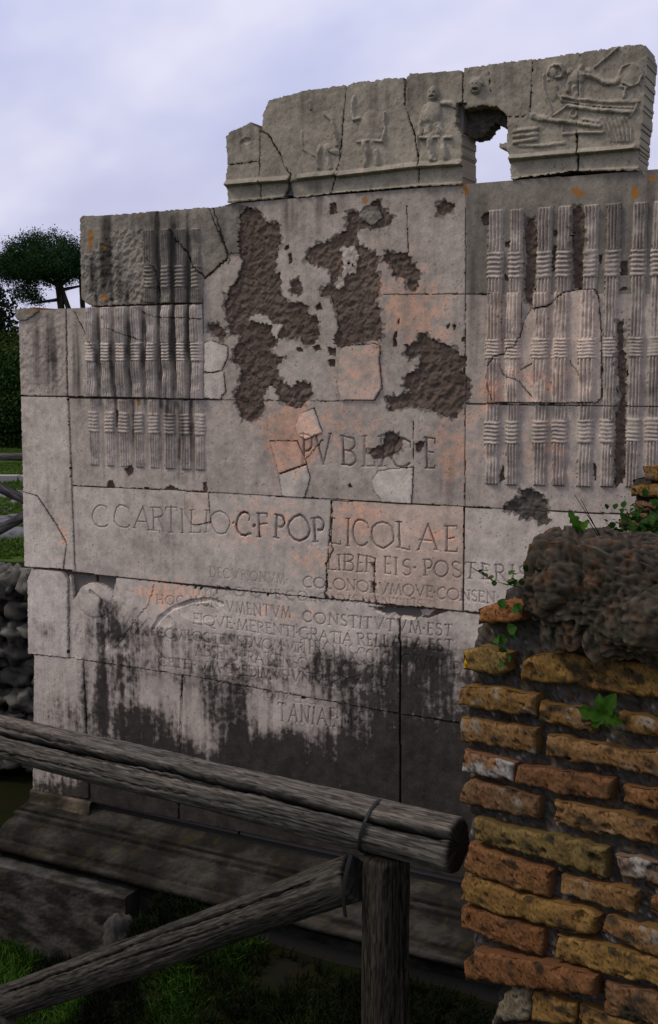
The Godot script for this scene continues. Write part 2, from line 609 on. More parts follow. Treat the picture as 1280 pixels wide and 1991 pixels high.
func wall_front() -> void:
	fill(P([-1595,2507,-604,2520,745,2532,1680,2527,1788,-696,778,-880,-2117,-983,-2062,-121,-2111,-94,-2088,431,-2111,461,-2105,1510,-2092,1973,-1748,2007,-1525,2043,-1610,2095]), piece("mortar_core", -24, "core", 8), 0)
	fill(P([-736,2521,-604,2550,745,2552,766,984,0,979,-798,982,-779,2027]), piece("plaster_panel", 0, "plaster", 1.6), 0)
	fill(P([745,2549,1679,2547,1698,1993,752,2024]), piece("upper_right_slab", 0, "plaster_dark", 1.6), 0)
	fill(P([752,2022,1698,1998,1715,1494,759,1497]), piece("right_fasces_slab", 0, "plaster", 1.6), 0)
	fill(P([759,1492,1715,1489,1731,993,766,982]), piece("lower_right_slab", 0, "plaster", 1.5), 0)
	fill(P([-1760,1500,-772,1498,-774,987,-1741,978]), piece("lower_fasces_slab", -1, "plaster", 1.6), 0)
	fill(P([-1741,972,-774,984,9,977,-29,447,-254,447,-1425,450,-1761,454]), piece("inscribed_slab", 0, "marble", 0.9), 0)
	fill(P([19,975,755,981,757,456,391,450,-26,450]), piece("inscribed_slab", 4, "marble_pink", 0.8), 0)
	fill(P([764,979,1732,986,1751,423,765,454]), piece("plain_marble_slab", 1, "marble", 0.9), 0)
	fill(P([-1790,429,-1426,444,-254,441,-1,439,183,447,308,437,409,392,409,-128,-1701,-89,-1809,-85]), piece("inscribed_slab", -2, "marble", 1.2), 0)
	fill(P([417,393,564,392,682,446,1751,423,1770,-143,421,-129]), piece("inscribed_slab", -2, "marble", 1.2), 0)
	fill(P([-1701,-95,-972,-85,-982,-566,-1017,-972,-1685,-984]), piece("blackened_panel", -1, "marble", 1.4), 0)
	fill(P([-961,-90,409,-133,414,-956,-1006,-973]), piece("blackened_panel", -2, "marble", 1.4), 0)
	fill(P([421,-134,1770,-148,1798,-978,426,-959]), piece("blackened_panel", -2, "marble", 1.4), 0)
	fill(P([-2107,1998,-2017,2020,-1747,2025,-1752,1513,-2113,1516]), piece("pilaster_block", 10, "plaster", 3), 1)
	fill(P([-2113,1507,-1752,1504,-1736,465,-1816,465,-1786,629,-1862,741,-2005,907,-2119,926]), piece("pilaster_block", 10, "marble", 1.2), 1)
	fill(P([-2120,920,-2013,900,-1870,734,-1794,625,-1824,468,-2128,457]), piece("pilaster_corner_fragment", 14, "marble_light", 1), 1)
	fill(P([-2071,445,-1841,447,-1787,401,-1809,-85,-2124,-96,-2107,371]), piece("pilaster_block", 14, "marble_light", 1.2), 1)
	fill(P([-2078,-100,-1693,-81,-1672,-962,-2130,-992]), piece("pilaster_block", 9, "marble", 1.8), 0)
	fill(P([-2126,2029,-1976,2038,-1937,2018,-1978,1995,-2039,1966,-2108,1968]), piece("chipped_corner_stone", 26, "plaster_dark", 3), 1)
	fill(P([-1744,2025,-786,2027,-782,1503,-1752,1510]), piece("fasces_block", 3, "plaster", 2), 1)
	fill(P([-1618,2535,-1600,2547,-1364,2540,-736,2539,-694,2447,-610,2263,-764,2162,-783,2035,-1562,2036,-1625,2079]), piece("upper_left_block", 8, "plaster_dark", 3), 2)
	fill(P([-730,2535,-588,2546,-569,2548,-467,2523,-470,2282,-604,2268,-690,2448]), piece("corner_plaster_piece", -3, "plaster_dark", 3), 2)
	rod(-1156, -1094, 2443, 2042, [2246, 2118], 8, "dark")
	rod(-1040, -986, 2439, 2039, [2242, 2115], 8, "dark")
	rod(-952, -886, 2435, 2036, [2239, 2113], 8, "dark")
	rod(-841, -788, 2430, 2033, [2235, 2110], 8, "dark")
	rod(-1596, -1531, 2030, 1511, [1823, 1714], 3, "light")
	rod(-1483, -1414, 2029, 1511, [1821, 1714], 3, "light")
	rod(-1374, -1305, 2027, 1511, [1820, 1713], 3, "light")
	rod(-1267, -1199, 2026, 1510, [1819, 1713], 3, "light")
	rod(-1158, -1098, 2025, 1510, [1818, 1713], 3, "light")
	rod(-1053, -989, 2024, 1509, [1817, 1712], 3, "light")
	rod(-952, -885, 2022, 1509, [1815, 1712], 3, "light")
	rod(-856, -790, 2021, 1509, [1814, 1711], 3, "light")
	rod(-1596, -1529, 1494, 1113, [1426, 1301], -1, "faint")
	rod(-1473, -1414, 1494, 1113, [1425, 1301], -1, "faint")
	rod(-1376, -1308, 1494, 1113, [1424, 1301], -1, "faint")
	rod(-1262, -1202, 1494, 1113, [1423, 1301], -1, "faint")
	rod(-1159, -1093, 1494, 1113, [1422, 1301], -1, "faint")
	rod(-1054, -983, 1494, 1113, [1422, 1301], -1, "faint")
	rod(-942, -873, 1495, 1113, [1421, 1301], -1, "faint")
	rod(-847, -781, 1495, 1113, [1420, 1301], -1, "faint")
	rod(869, 937, 2419, 1106, [2222, 2092, 1807, 1710, 1413, 1296], 0, "right")
	rod(977, 1036, 2417, 1108, [2218, 2089, 1807, 1711, 1417, 1301], 0, "right")
	rod(1111, 1177, 2415, 1112, [2214, 2086, 1808, 1712, 1421, 1307], 0, "right")
	rod(1207, 1270, 2414, 1114, [2211, 2084, 1808, 1713, 1425, 1311], 0, "right")
	rod(1330, 1395, 2412, 1117, [2207, 2082, 1808, 1714, 1429, 1317], 0, "right")
	rod(1437, 1495, 2410, 1120, [2203, 2079, 1808, 1715, 1433, 1321], 0, "right")
	rod(1554, 1614, 2409, 1123, [2200, 2077, 1808, 1716, 1437, 1327], 0, "right")
	rod(1643, 1702, 2407, 1125, [2197, 2075, 1808, 1717, 1440, 1331], 0, "right")
	lost(P([-544,2484,-499,2518,-431,2507,-377,2437,-295,2426,-286,2354,-305,2265,-330,2175,-316,2120,-281,2058,-239,2020,-141,2005,-113,1944,-72,1943,-65,1883,-58,1847,-100,1787,-156,1794,-170,1831,-240,1826,-297,1833,-319,1790,-370,1772,-327,1735,-269,1728,-313,1691,-320,1654,-285,1592,-228,1568,-185,1605,-115,1593,-101,1532,-165,1470,-243,1469,-300,1493,-328,1555,-357,1592,-401,1529,-402,1454,-440,1391,-536,1389,-565,1452,-594,1528,-549,1592,-547,1680,-599,1705,-583,1781,-523,1855,-605,1856,-626,1919,-647,2008,-631,2069,-586,2118,-525,2226,-546,2301]), -17, "core", 7, 5)
	fill(P([-492,1935,-448,1961,-382,1951,-340,1913,-275,1900,-297,1869,-319,1827,-347,1852,-340,1901,-426,1913]), piece("plaster_island", 0, "plaster_light", 2), 4)
	lost(P([-139,2269,-98,2302,-16,2321,79,2357,105,2373,103,2454,158,2462,198,2443,250,2502,288,2505,301,2476,359,2415,340,2382,250,2365,185,2374,158,2358,172,2300,224,2268,276,2237,283,2202,261,2156,290,2121,287,2063,264,2005,290,1958,304,1864,298,1818,119,1796,72,1767,38,1786,24,1834,51,1869,38,1965,4,2049,-44,2038,-51,2074,4,2096,11,2143,-16,2192,-98,2201,-139,2233]), -17, "core", 7, 5)
	fill(P([65,2282,132,2296,172,2242,159,2190,105,2210,159,2184,152,2143,92,2152,85,2093,52,2071,27,2107,79,2152,72,2223]), piece("plaster_island", -4, "plaster", 5), 5)
	fill(P([171,2450,224,2487,276,2478,302,2419,250,2393,191,2414]), piece("plaster_island", -3, "plaster_dark", 5), 4)
	lost(P([302,2201,328,2263,367,2244,437,2235,481,2170,506,2152,501,2078,482,2054,444,2063,437,2115,361,2124,354,2187]), -17, "core", 7, 5)
	lost(P([433,1781,497,1803,509,1849,560,1814,635,1790,696,1766,721,1732,752,1720,752,1675,722,1663,778,1618,779,1527,725,1463,701,1423,626,1439,538,1472,436,1471,345,1452,325,1523,396,1535,473,1548,422,1582,441,1641,485,1653,517,1699,510,1739,453,1705,434,1746]), -17, "core", 7, 5)
	lost(P([-10,1786,44,1773,38,1732,-3,1738]), -17, "core", 7, 3)
	lost(P([-85,1992,-51,2015,-37,1978,-72,1967]), -17, "core", 7, 3)
	lost(P([-755,1909,-679,1914,-635,1857,-665,1822,-741,1878]), -17, "core", 7, 3)
	lost(P([-231,2117,-182,2139,-158,2090,-182,2049,-227,2068]), -17, "core", 7, 3)
	lost(P([590,2456,627,2482,688,2461,676,2428,628,2409,603,2422]), -17, "core", 7, 3)
	lost(P([1,2508,39,2511,52,2458,8,2455]), -17, "core", 7, 3)
	lost(P([497,1805,541,1837,547,1802,510,1780]), -17, "core", 7, 3)
	lost(P([369,1840,384,1857,390,1781,363,1779]), -17, "core", 7, 3)
	lost(P([652,1880,670,1891,665,1863,649,1860]), -17, "core", 7, 3)
	lost(P([384,1911,399,1918,397,1890,384,1891]), -17, "core", 7, 3)
	lost(P([-100,1787,-58,1793,-45,1768,-79,1757]), -17, "core", 7, 3)
	lost(P([-198,1776,-163,1781,-156,1758,-184,1757]), -17, "core", 7, 3)
	lost(P([-10,1714,31,1720,37,1678,3,1678]), -17, "core", 7, 3)
	lost(P([732,1817,757,1820,754,1797,737,1797]), -17, "core", 7, 3)
	lost(P([683,1882,705,1879,701,1851,689,1855]), -17, "core", 7, 3)
	lost(P([-323,2169,-294,2180,-281,2119,-302,2083,-323,2120]), -17, "core", 7, 3)
	lost(P([-244,2262,-223,2273,-216,2224,-237,2213]), -17, "core", 7, 3)
	lost(P([-265,2305,-237,2312,-231,2291,-258,2284]), -17, "core", 7, 3)
	lost(P([1044,2326,1067,2369,1085,2364,1105,2305,1103,2191,1101,2085,1084,2005,1108,1960,1070,1970,1046,2015,1049,2087,1061,2193,1047,2264]), -17, "core", 7, 3)
	lost(P([1276,2399,1303,2410,1326,2379,1333,2266,1326,2206,1330,2041,1290,2038,1278,2165]), -17, "core", 7, 3)
	lost(P([829,2402,867,2413,868,2355,844,2347,824,2375]), -17, "core", 7, 3)
	lost(P([1494,1871,1520,1879,1524,1766,1541,1636,1541,1460,1544,1230,1550,1159,1507,1113,1498,1282,1502,1460,1522,1522,1501,1636]), -17, "core", 7, 3)
	lost(P([1499,2146,1534,2149,1537,2085,1505,2086]), -17, "core", 7, 3)
	lost(P([1181,2231,1194,2239,1199,2217,1192,2116,1179,2117]), -17, "core", 7, 3)
	lost(P([1183,2305,1202,2308,1199,2276,1184,2282]), -17, "core", 7, 3)
	lost(P([946,2265,970,2270,969,2242,952,2243]), -17, "core", 7, 3)
	lost(P([1402,2185,1415,2185,1412,2146,1403,2151]), -17, "core", 7, 3)
	lost(P([946,2118,963,2108,969,2085,949,2090]), -17, "core", 7, 3)
	lost(P([956,1882,967,1891,970,1869,960,1860]), -17, "core", 7, 3)
	lost(P([941,1172,968,1210,967,1126,942,1111]), -17, "core", 7, 3)
	lost(P([1401,1216,1418,1219,1411,1181,1415,1145,1409,1144]), -17, "core", 7, 3)
	lost(P([1501,2026,1529,2034,1538,2021,1503,2017]), -17, "core", 7, 3)
	lost(P([-1353,1091,-1296,1121,-1284,1082,-1319,1047]), -17, "core", 7, 3)
	lost(P([-1486,985,-1461,1024,-1433,1022,-1416,980]), -17, "core", 7, 3)
	lost(P([-1399,1432,-1382,1429,-1390,1337,-1404,1337]), -17, "core", 7, 3)
	lost(P([-1217,989,-1169,997,-1173,983,-1210,982]), -17, "core", 7, 3)
	lost(P([-1081,984,-1026,1009,-967,995,-994,983]), -17, "core", 7, 3)
	lost(P([-804,1035,-776,1045,-770,993,-796,990]), -17, "core", 7, 3)
	lost(P([956,984,993,1024,1046,1045,1045,1078,1103,1085,1155,1060,1185,1020,1191,923,1158,921,1110,946,1072,934,1023,974]), -17, "core_grey", 7, 5)
	lost(P([225,1229,241,1254,310,1281,323,1343,371,1344,418,1308,412,1259,351,1220,310,1206,255,1205]), -17, "core", 7, 3)
	lost(P([485,1292,544,1306,538,1275,512,1244,492,1255]), -17, "core", 7, 3)
	lost(P([109,1060,123,1074,137,1052,113,1045]), -17, "core", 7, 2)
	fill(P([68,1767,92,1782,265,1795,294,1782,291,1700,305,1570,266,1508,71,1506,54,1593]), piece("marble_fragment", 14, "marble_rose", 1), 1)
	fill(P([-775,1812,-730,1825,-621,1789,-625,1731,-663,1664,-727,1648,-777,1656]), piece("marble_fragment", 8, "marble_light", 1), 1)
	fill(P([-780,1646,-676,1653,-651,1653,-640,1543,-668,1521,-672,1502,-783,1508]), piece("marble_fragment", 8, "marble_light", 1), 1)
	fill(P([-200,1370,-170,1434,-90,1463,-40,1335,-142,1294,-164,1306,-193,1331]), piece("marble_fragment", 9, "marble_light", 1), 1)
	fill(P([-362,1282,-193,1286,-135,1168,-309,1107,-321,1159]), piece("marble_fragment", 7, "marble_rose", 1), 1)
	fill(P([-306,1100,-135,1161,-114,1089,-151,984,-285,984]), piece("marble_fragment", 7, "marble_light", 1), 1)
	fill(P([249,1092,283,1143,365,1159,483,1169,474,984,311,984,263,1042]), piece("marble_fragment", 9, "marble_light", 1), 1)
	fill(P([-921,980,-764,981,-753,816,-828,797,-881,794,-923,865]), piece("marble_fragment", 6, "marble_rose", 1), 1)
	fill(P([911,1502,881,1571,870,1636,874,1673,917,1728,961,1737,975,1764,1008,1768,1036,1818,1053,1898,1089,1947,1164,1954,1209,1992,1254,2022,1317,2028,1389,2026,1406,1986,1418,1855,1424,1768,1431,1530,1412,1507]), piece("fasces_marble_fragment", 12, "marble_rose", 1), 2)
	fragment = P([911,1502,881,1571,870,1636,874,1673,917,1728,961,1737,975,1764,1008,1768,1036,1818,1053,1898,1089,1947,1164,1954,1209,1992,1254,2022,1317,2028,1389,2026,1406,1986,1418,1855,1424,1768,1431,1530,1412,1507])
	rod(871, 937, 2031, 1505, [1809, 1712], 12, "fragment")
	rod(966, 1034, 2028, 1506, [1808, 1711], 12, "fragment")
	rod(1100, 1171, 2023, 1507, [1806, 1710], 12, "fragment")
	rod(1197, 1271, 2020, 1508, [1804, 1709], 12, "fragment")
	rod(1324, 1399, 2015, 1509, [1802, 1709], 12, "fragment")
	fill(P([-606,2898,-574,2919,-448,2952,-399,2916,-402,2755,-599,2750]), piece("frieze_block", 20, "frieze", 3), 2)
	fill(P([-602,2747,-405,2751,-407,2555,-601,2554,-618,2642]), piece("frieze_block", 18, "frieze", 3), 2)
	fill(P([-395,2901,-359,2887,-272,2765,-259,2718,-221,2670,-260,2556,-403,2554,-399,2730]), piece("frieze_block", 16, "frieze", 3), 2)
	fill(P([-382,2909,-376,2991,-344,3050,-137,3077,102,3078,108,3056,89,2910,70,2724,12,2557,-202,2552,-216,2612,-209,2669,-252,2718,-269,2776,-339,2882]), piece("frieze_block", 20, "frieze", 3), 2)
	fill(P([112,3069,140,3085,423,3079,428,2951,482,2796,500,2698,499,2556,20,2559,78,2724,98,2931]), piece("frieze_block", 20, "frieze", 3), 2)
	fill(P([441,3077,459,3091,727,3076,734,2549,505,2556,508,2697,492,2795,436,2939]), piece("frieze_block", 22, "frieze", 3), 2)
	fill(P([699,2929,843,2934,852,2921,901,2891,924,2848,931,2802,880,2834,862,2840,805,2781,764,2773,728,2785,701,2820]), piece("broken_hollow", -75, "core_grey", 12), 3)
	fill(P([734,3085,840,3084,857,3086,869,2976,879,2895,830,2908,741,2897,732,2935]), piece("frieze_block", 18, "frieze", 3), 2)
	fill(P([859,3086,1060,3085,1072,3081,1070,2978,1064,2855,1032,2832,980,2838,954,2844,927,2874,901,2892,880,2895,870,2976]), piece("frieze_block", 18, "frieze", 3), 2)
	fill(P([1075,3081,1285,3085,1295,3068,1289,2734,1294,2567,976,2555,966,2668,955,2692,920,2701,921,2717,958,2721,957,2837,1032,2828,1068,2851,1074,2977]), piece("frieze_block", 22, "frieze", 3), 2)
	fill(P([1297,3083,1469,3088,1562,3087,1587,3077,1599,3023,1587,2782,1571,2544,1297,2567,1292,2734]), piece("frieze_block", 22, "frieze", 3), 2)
	line_fill(P([-781,983,766,984]), 5, 1)
	line_fill(P([766,984,1732,990]), 6, 1)
	line_fill(P([-1741,978,-774,987]), 4, 1)
	line_fill(P([746,2448,761,981]), 3, 1)
	line_fill(P([761,981,760,448]), 6, 1)
	line_fill(P([771,455,1030,449]), 5, 1)
	line_fill(P([-1756,1510,-779,1501]), 8, 1)
	line_fill(P([-779,1501,62,1500]), 3, 2)
	line_fill(P([759,1495,1715,1491]), 3, 1)
	line_fill(P([310,2041,884,2025]), 2, 1)
	line_fill(P([406,392,414,58,418,-135]), 6, 3)
	line_fill(P([-1701,-89,-872,-94,409,-131]), 4, 2)
	line_fill(P([409,-131,933,-129]), 4, 2)
	line_fill(P([435,2469,445,2243]), 2, 1)
	line_fill(P([479,1401,481,1161]), 4, 1)
	line_fill(P([15,974,0,792,24,711,-25,624,-10,569,-29,447]), 8, 4)
	line_fill(P([266,592,273,434]), 5, 2)
	line_fill(P([272,688,263,592]), 3, 2)
	line_fill(P([-1790,429,-1805,-85]), 6, 2)
	line_fill(P([-972,-85,-1017,-965]), 3, 2)
	line_fill(P([-1693,-88,-1676,-962]), 7, 2)
	line_fill(P([-1748,1498,-1736,465]), 4, 1)
	line_fill(P([-1744,2022,-1752,1513]), 7, 2)
	line_fill(P([-26,445,391,448,760,451]), 7, 3)
	line_fill(P([-1426,447,-687,437,-254,444,-26,445]), 6, 2)
	line_fill(P([-2129,450,-1761,451]), 7, 1)
	line_fill(P([-2111,-97,-1806,-88,-1693,-88]), 6, 2)
	line_fill(P([-993,2438,-943,2378,-892,2329,-843,2253,-768,2172]), 9, 3)
	line_fill(P([-1173,2369,-1135,2293,-1093,2228,-1069,2131,-1068,2046]), 7, 3)
	line_fill(P([-1685,2009,-1603,1873,-1535,1783]), 6, 2)
	line_fill(P([-1440,1903,-1194,1831]), 4, 2)
	line_fill(P([-1190,1990,-1084,1959,-791,1943]), 4, 2)
	line_fill(P([-706,2531,-671,2431,-628,2317,-613,2267,-766,2162]), 8, 3)
	line_fill(P([-614,2230,-598,2291,-546,2289,-522,2238,-548,2166,-601,2106,-640,2020]), 4, 3)
	line_fill(P([932,1691,953,1636,1030,1609,1103,1527]), 3, 2)
	line_fill(P([1280,1698,1327,1636]), 3, 2)
	line_fill(P([1039,1663,1099,1690]), 2, 2)
	line_fill(P([1290,2726,1296,2568]), 7, 2)
	line_fill(P([-1140,448,-1198,307,-1441,24]), 4, 4)
	line_fill(P([-142,1191,-40,1297]), 5, 2)
	line_fill(P([271,638,264,547,272,452]), 5, 3)
	fill(P([-1773,434,-1426,441,-1455,351,-1527,388,-1605,397,-1684,369,-1764,273]), piece("broken_hollow", -60, "core_grey", 5), 2)
	fill(P([223,430,369,426,491,433,605,442,559,409,505,385,440,404,397,374,341,388]), piece("broken_hollow", -30, "marble", 5), 3)
	line_fill(P([68,1767,92,1782,265,1795,294,1782,291,1700,305,1570,266,1508,71,1506,54,1593,68,1767]), 3, 1)
	line_fill(P([-775,1812,-730,1825,-621,1789,-625,1731,-663,1664,-727,1648,-777,1656,-775,1812]), 3, 1)
	line_fill(P([-780,1646,-676,1653,-651,1653,-640,1543,-668,1521,-672,1502,-783,1508,-780,1646]), 3, 1)
	line_fill(P([-200,1370,-170,1434,-90,1463,-40,1335,-142,1294,-164,1306,-193,1331,-200,1370]), 3, 1)
	line_fill(P([-362,1282,-193,1286,-135,1168,-309,1107,-321,1159,-362,1282]), 3, 1)
	line_fill(P([-306,1100,-135,1161,-114,1089,-151,984,-285,984,-306,1100]), 3, 1)
	line_fill(P([249,1092,283,1143,365,1159,483,1169,474,984,311,984,263,1042,249,1092]), 3, 1)
	line_fill(P([-921,980,-764,981,-753,816,-828,797,-881,794,-923,865,-921,980]), 3, 1)
	line_fill(P([870,1636,874,1673,917,1728,961,1737,975,1764,1008,1768,1036,1818,1053,1898,1089,1947,1164,1954,1209,1992,1254,2022,1317,2028]), 6, 2)
	line_fill(P([1317,2028,1389,2026,1406,1986,1418,1855,1424,1768,1431,1530,1412,1507,911,1502,881,1571,870,1636]), 3, 1)
	letter("P", -167, 1162, -98, 1162, 156, 8, 8, 0.8)
	letter("V", -86, 1162, 16, 1163, 155, 8, 8, 0.8)
	letter("B", 74, 1164, 161, 1164, 153, 8, 8, 0.8)
	letter("L", 188, 1165, 264, 1165, 152, 8, 8, 0.8)
	letter("I", 294, 1166, 323, 1166, 151, 8, 8, 0.8)
	letter("C", 358, 1166, 472, 1167, 150, 8, 8, 0.8)
	letter("E", 543, 1168, 599, 1168, 148, 8, 8, 0.8)
	letter("C", -1593, 738, -1468, 740, 136, 6, 5, 0.6)
	letter("C", -1430, 740, -1304, 742, 135, 6, 5, 0.6)
	letter("A", -1289, 742, -1163, 744, 135, 6, 5, 0.6)
	letter("R", -1156, 744, -1069, 745, 135, 6, 5, 0.6)
	letter("T", -1060, 746, -975, 747, 134, 6, 5, 0.6)
	letter("I", -952, 747, -940, 747, 134, 6, 5, 0.6)
	letter("L", -890, 748, -812, 749, 134, 6, 5, 0.6)
	letter("I", -785, 749, -772, 750, 133, 6, 5, 0.6)
	letter("O", -751, 750, -623, 752, 133, 6, 5, 0.6)
	letter(".", -606, 752, -594, 752, 133, 6, 5, 0.6)
	letter("C", -584, 751, -480, 750, 132, 10, 8, 0.9)
	letter(".", -470, 750, -459, 750, 132, 10, 8, 0.9)
	letter("F", -447, 750, -373, 749, 132, 10, 8, 0.9)
	letter("P", -339, 749, -268, 748, 131, 10, 8, 0.9)
	letter("O", -244, 748, -117, 747, 131, 10, 8, 0.9)
	letter("P", -101, 747, -28, 746, 130, 10, 8, 0.9)
	letter("L", 2, 746, 73, 747, 133, 7, 7, 0.7)
	letter("I", 105, 747, 119, 747, 133, 7, 7, 0.7)
	letter("C", 138, 747, 243, 747, 133, 7, 7, 0.7)
	letter("O", 250, 747, 381, 748, 133, 7, 7, 0.7)
	letter("L", 394, 748, 465, 748, 132, 7, 7, 0.7)
	letter("A", 502, 749, 622, 749, 132, 7, 7, 0.7)
	letter("E", 658, 749, 728, 750, 132, 7, 7, 0.7)
	letter("L", -10, 605, 42, 606, 88, 6, 5, 0.65)
	letter("I", 56, 606, 68, 607, 88, 6, 5, 0.65)
	letter("B", 85, 607, 148, 608, 87, 6, 5, 0.65)
	letter("E", 166, 609, 204, 610, 86, 6, 5, 0.65)
	letter("R", 215, 610, 278, 611, 86, 6, 5, 0.65)
	letter("E", 324, 612, 362, 613, 85, 6, 5, 0.65)
	letter("I", 387, 614, 398, 614, 84, 6, 5, 0.65)
	letter("S", 429, 614, 477, 615, 83, 6, 5, 0.65)
	letter(".", 493, 616, 503, 616, 83, 6, 5, 0.65)
	letter("P", 546, 617, 591, 618, 82, 6, 5, 0.65)
	letter("O", 603, 618, 682, 620, 81, 6, 5, 0.65)
	letter("S", 699, 620, 753, 621, 80, 6, 5, 0.65)
	letter("T", 769, 622, 828, 623, 80, 6, 5, 0.65)
	letter("E", 855, 624, 903, 625, 79, 6, 5, 0.65)
	letter("R", 925, 625, 981, 626, 78, 6, 5, 0.65)
	letter("I", 1013, 627, 1023, 627, 77, 6, 5, 0.65)
	letter("S", 1055, 628, 1104, 629, 77, 6, 5, 0.65)
	letter("C", -161, 498, -101, 498, 58, 5, 4, 0.5)
	letter("O", -92, 498, -24, 499, 58, 5, 4, 0.5)
	letter("L", -15, 499, 19, 500, 58, 5, 4, 0.5)
	letter("O", 28, 500, 95, 501, 58, 5, 4, 0.5)
	letter("N", 103, 501, 161, 501, 58, 5, 4, 0.5)
	letter("O", 169, 501, 235, 502, 58, 5, 4, 0.5)
	letter("R", 243, 502, 286, 503, 57, 5, 4, 0.5)
	letter("V", 294, 503, 350, 503, 57, 5, 4, 0.5)
	letter("M", 358, 503, 423, 504, 57, 5, 4, 0.5)
	letter("Q", 431, 504, 494, 505, 57, 5, 4, 0.5)
	letter("V", 502, 505, 556, 506, 57, 5, 4, 0.5)
	letter("E", 564, 506, 595, 506, 57, 5, 4, 0.5)
	letter(".", 603, 506, 611, 506, 57, 5, 4, 0.5)
	letter("C", 618, 506, 671, 507, 57, 5, 4, 0.5)
	letter("O", 679, 507, 740, 508, 56, 5, 4, 0.5)
	letter("N", 747, 508, 799, 508, 56, 5, 4, 0.5)
	letter("S", 807, 508, 837, 509, 56, 5, 4, 0.5)
	letter("E", 844, 509, 875, 509, 56, 5, 4, 0.5)
	letter("N", 882, 509, 933, 510, 56, 5, 4, 0.5)
	letter("D", -764, 504, -721, 504, 53, 5, 2, 0.35)
	letter("E", -709, 504, -682, 504, 53, 5, 2, 0.35)
	letter("C", -670, 504, -625, 504, 53, 5, 2, 0.35)
	letter("V", -613, 504, -568, 504, 53, 5, 2, 0.35)
	letter("R", -556, 504, -522, 504, 52, 5, 2, 0.35)
	letter("I", -511, 504, -505, 504, 52, 5, 2, 0.35)
	letter("O", -494, 504, -443, 504, 52, 5, 2, 0.35)
	letter("N", -432, 504, -388, 504, 52, 5, 2, 0.35)
	letter("V", -376, 504, -333, 504, 52, 5, 2, 0.35)
	letter("M", -322, 504, -271, 504, 51, 5, 2, 0.35)
	letter(".", -260, 504, -254, 504, 51, 5, 2, 0.35)
	letter("P", -880, 393, -852, 393, 57, 5, 2, 0.35)
	letter("R", -841, 393, -809, 393, 57, 5, 2, 0.35)
	letter("E", -798, 393, -773, 393, 56, 5, 2, 0.35)
	letter("D", -762, 393, -722, 393, 56, 5, 2, 0.35)
	letter("P", -721, 408, -682, 409, 47, 5, 2, 0.4)
	letter("R", -666, 409, -620, 411, 47, 5, 2, 0.4)
	letter("O", -604, 411, -535, 413, 47, 5, 2, 0.4)
	letter(".", -520, 414, -511, 414, 46, 5, 2, 0.4)
	letter("Q", -496, 414, -428, 416, 46, 5, 2, 0.4)
	letter("V", -413, 417, -354, 419, 46, 5, 2, 0.4)
	letter("E", -339, 419, -305, 420, 46, 5, 2, 0.4)
	letter(".", -290, 421, -282, 421, 46, 5, 2, 0.4)
	letter("C", -268, 421, -210, 423, 45, 5, 2, 0.4)
	letter("O", -196, 423, -131, 425, 45, 5, 2, 0.4)
	letter("L", -116, 426, -83, 427, 45, 5, 2, 0.4)
	letter("O", -69, 427, -5, 429, 45, 5, 2, 0.4)
	letter("N", 9, 430, 64, 431, 45, 5, 2, 0.4)
	letter("V", 78, 432, 132, 433, 44, 5, 2, 0.4)
	letter("S", 146, 434, 177, 435, 44, 5, 2, 0.4)
	letter("M", 191, 435, 254, 437, 44, 5, 2, 0.4)
	letter("E", 267, 437, 298, 438, 44, 5, 2, 0.4)
	letter("N", 312, 439, 364, 440, 43, 5, 2, 0.4)
	letter("T", 378, 441, 420, 442, 43, 5, 2, 0.4)
	letter("I", 434, 442, 440, 443, 43, 5, 2, 0.4)
	letter("E", 453, 443, 483, 444, 43, 5, 2, 0.4)
	letter("I", 496, 444, 502, 445, 43, 5, 2, 0.4)
	letter("S", 515, 445, 545, 446, 43, 5, 2, 0.4)
	letter("H", -1138, 309, -1086, 312, 55, 5, 3, 0.5)
	letter("O", -1072, 313, -1010, 316, 55, 5, 3, 0.5)
	letter("C", -996, 317, -942, 320, 54, 5, 3, 0.5)
	letter(".", -929, 320, -921, 321, 54, 5, 3, 0.5)
	letter("M", -907, 321, -845, 325, 54, 5, 3, 0.5)
	letter("O", -832, 325, -771, 329, 54, 5, 3, 0.5)
	letter("N", -758, 329, -706, 332, 53, 5, 3, 0.5)
	letter("V", -655, 308, -604, 309, 62, 6, 3, 0.55)
	letter("M", -590, 309, -531, 310, 62, 6, 3, 0.55)
	letter("E", -517, 311, -488, 311, 61, 6, 3, 0.55)
	letter("N", -475, 311, -425, 313, 61, 6, 3, 0.55)
	letter("T", -412, 313, -371, 314, 61, 6, 3, 0.55)
	letter("V", -358, 314, -309, 315, 61, 6, 3, 0.55)
	letter("M", -296, 315, -239, 317, 60, 6, 3, 0.55)
	letter("C", -165, 303, -104, 304, 59, 6, 4, 0.65)
	letter("O", -89, 304, -20, 305, 59, 6, 4, 0.65)
	letter("N", -5, 305, 54, 306, 60, 6, 4, 0.65)
	letter("S", 70, 306, 104, 306, 60, 6, 4, 0.65)
	letter("T", 119, 306, 167, 307, 60, 6, 4, 0.65)
	letter("I", 182, 307, 189, 307, 60, 6, 4, 0.65)
	letter("T", 203, 308, 251, 308, 60, 6, 4, 0.65)
	letter("V", 265, 308, 322, 309, 61, 6, 4, 0.65)
	letter("T", 337, 309, 383, 310, 61, 6, 4, 0.65)
	letter("V", 397, 310, 453, 311, 61, 6, 4, 0.65)
	letter("M", 467, 311, 532, 312, 62, 6, 4, 0.65)
	letter(".", 546, 312, 553, 312, 62, 6, 4, 0.65)
	letter("E", 567, 312, 599, 312, 62, 6, 4, 0.65)
	letter("S", 613, 313, 645, 313, 62, 6, 4, 0.65)
	letter("T", 659, 313, 703, 314, 62, 6, 4, 0.65)
	letter("E", -883, 221, -843, 220, 60, 5, 4, 0.5)
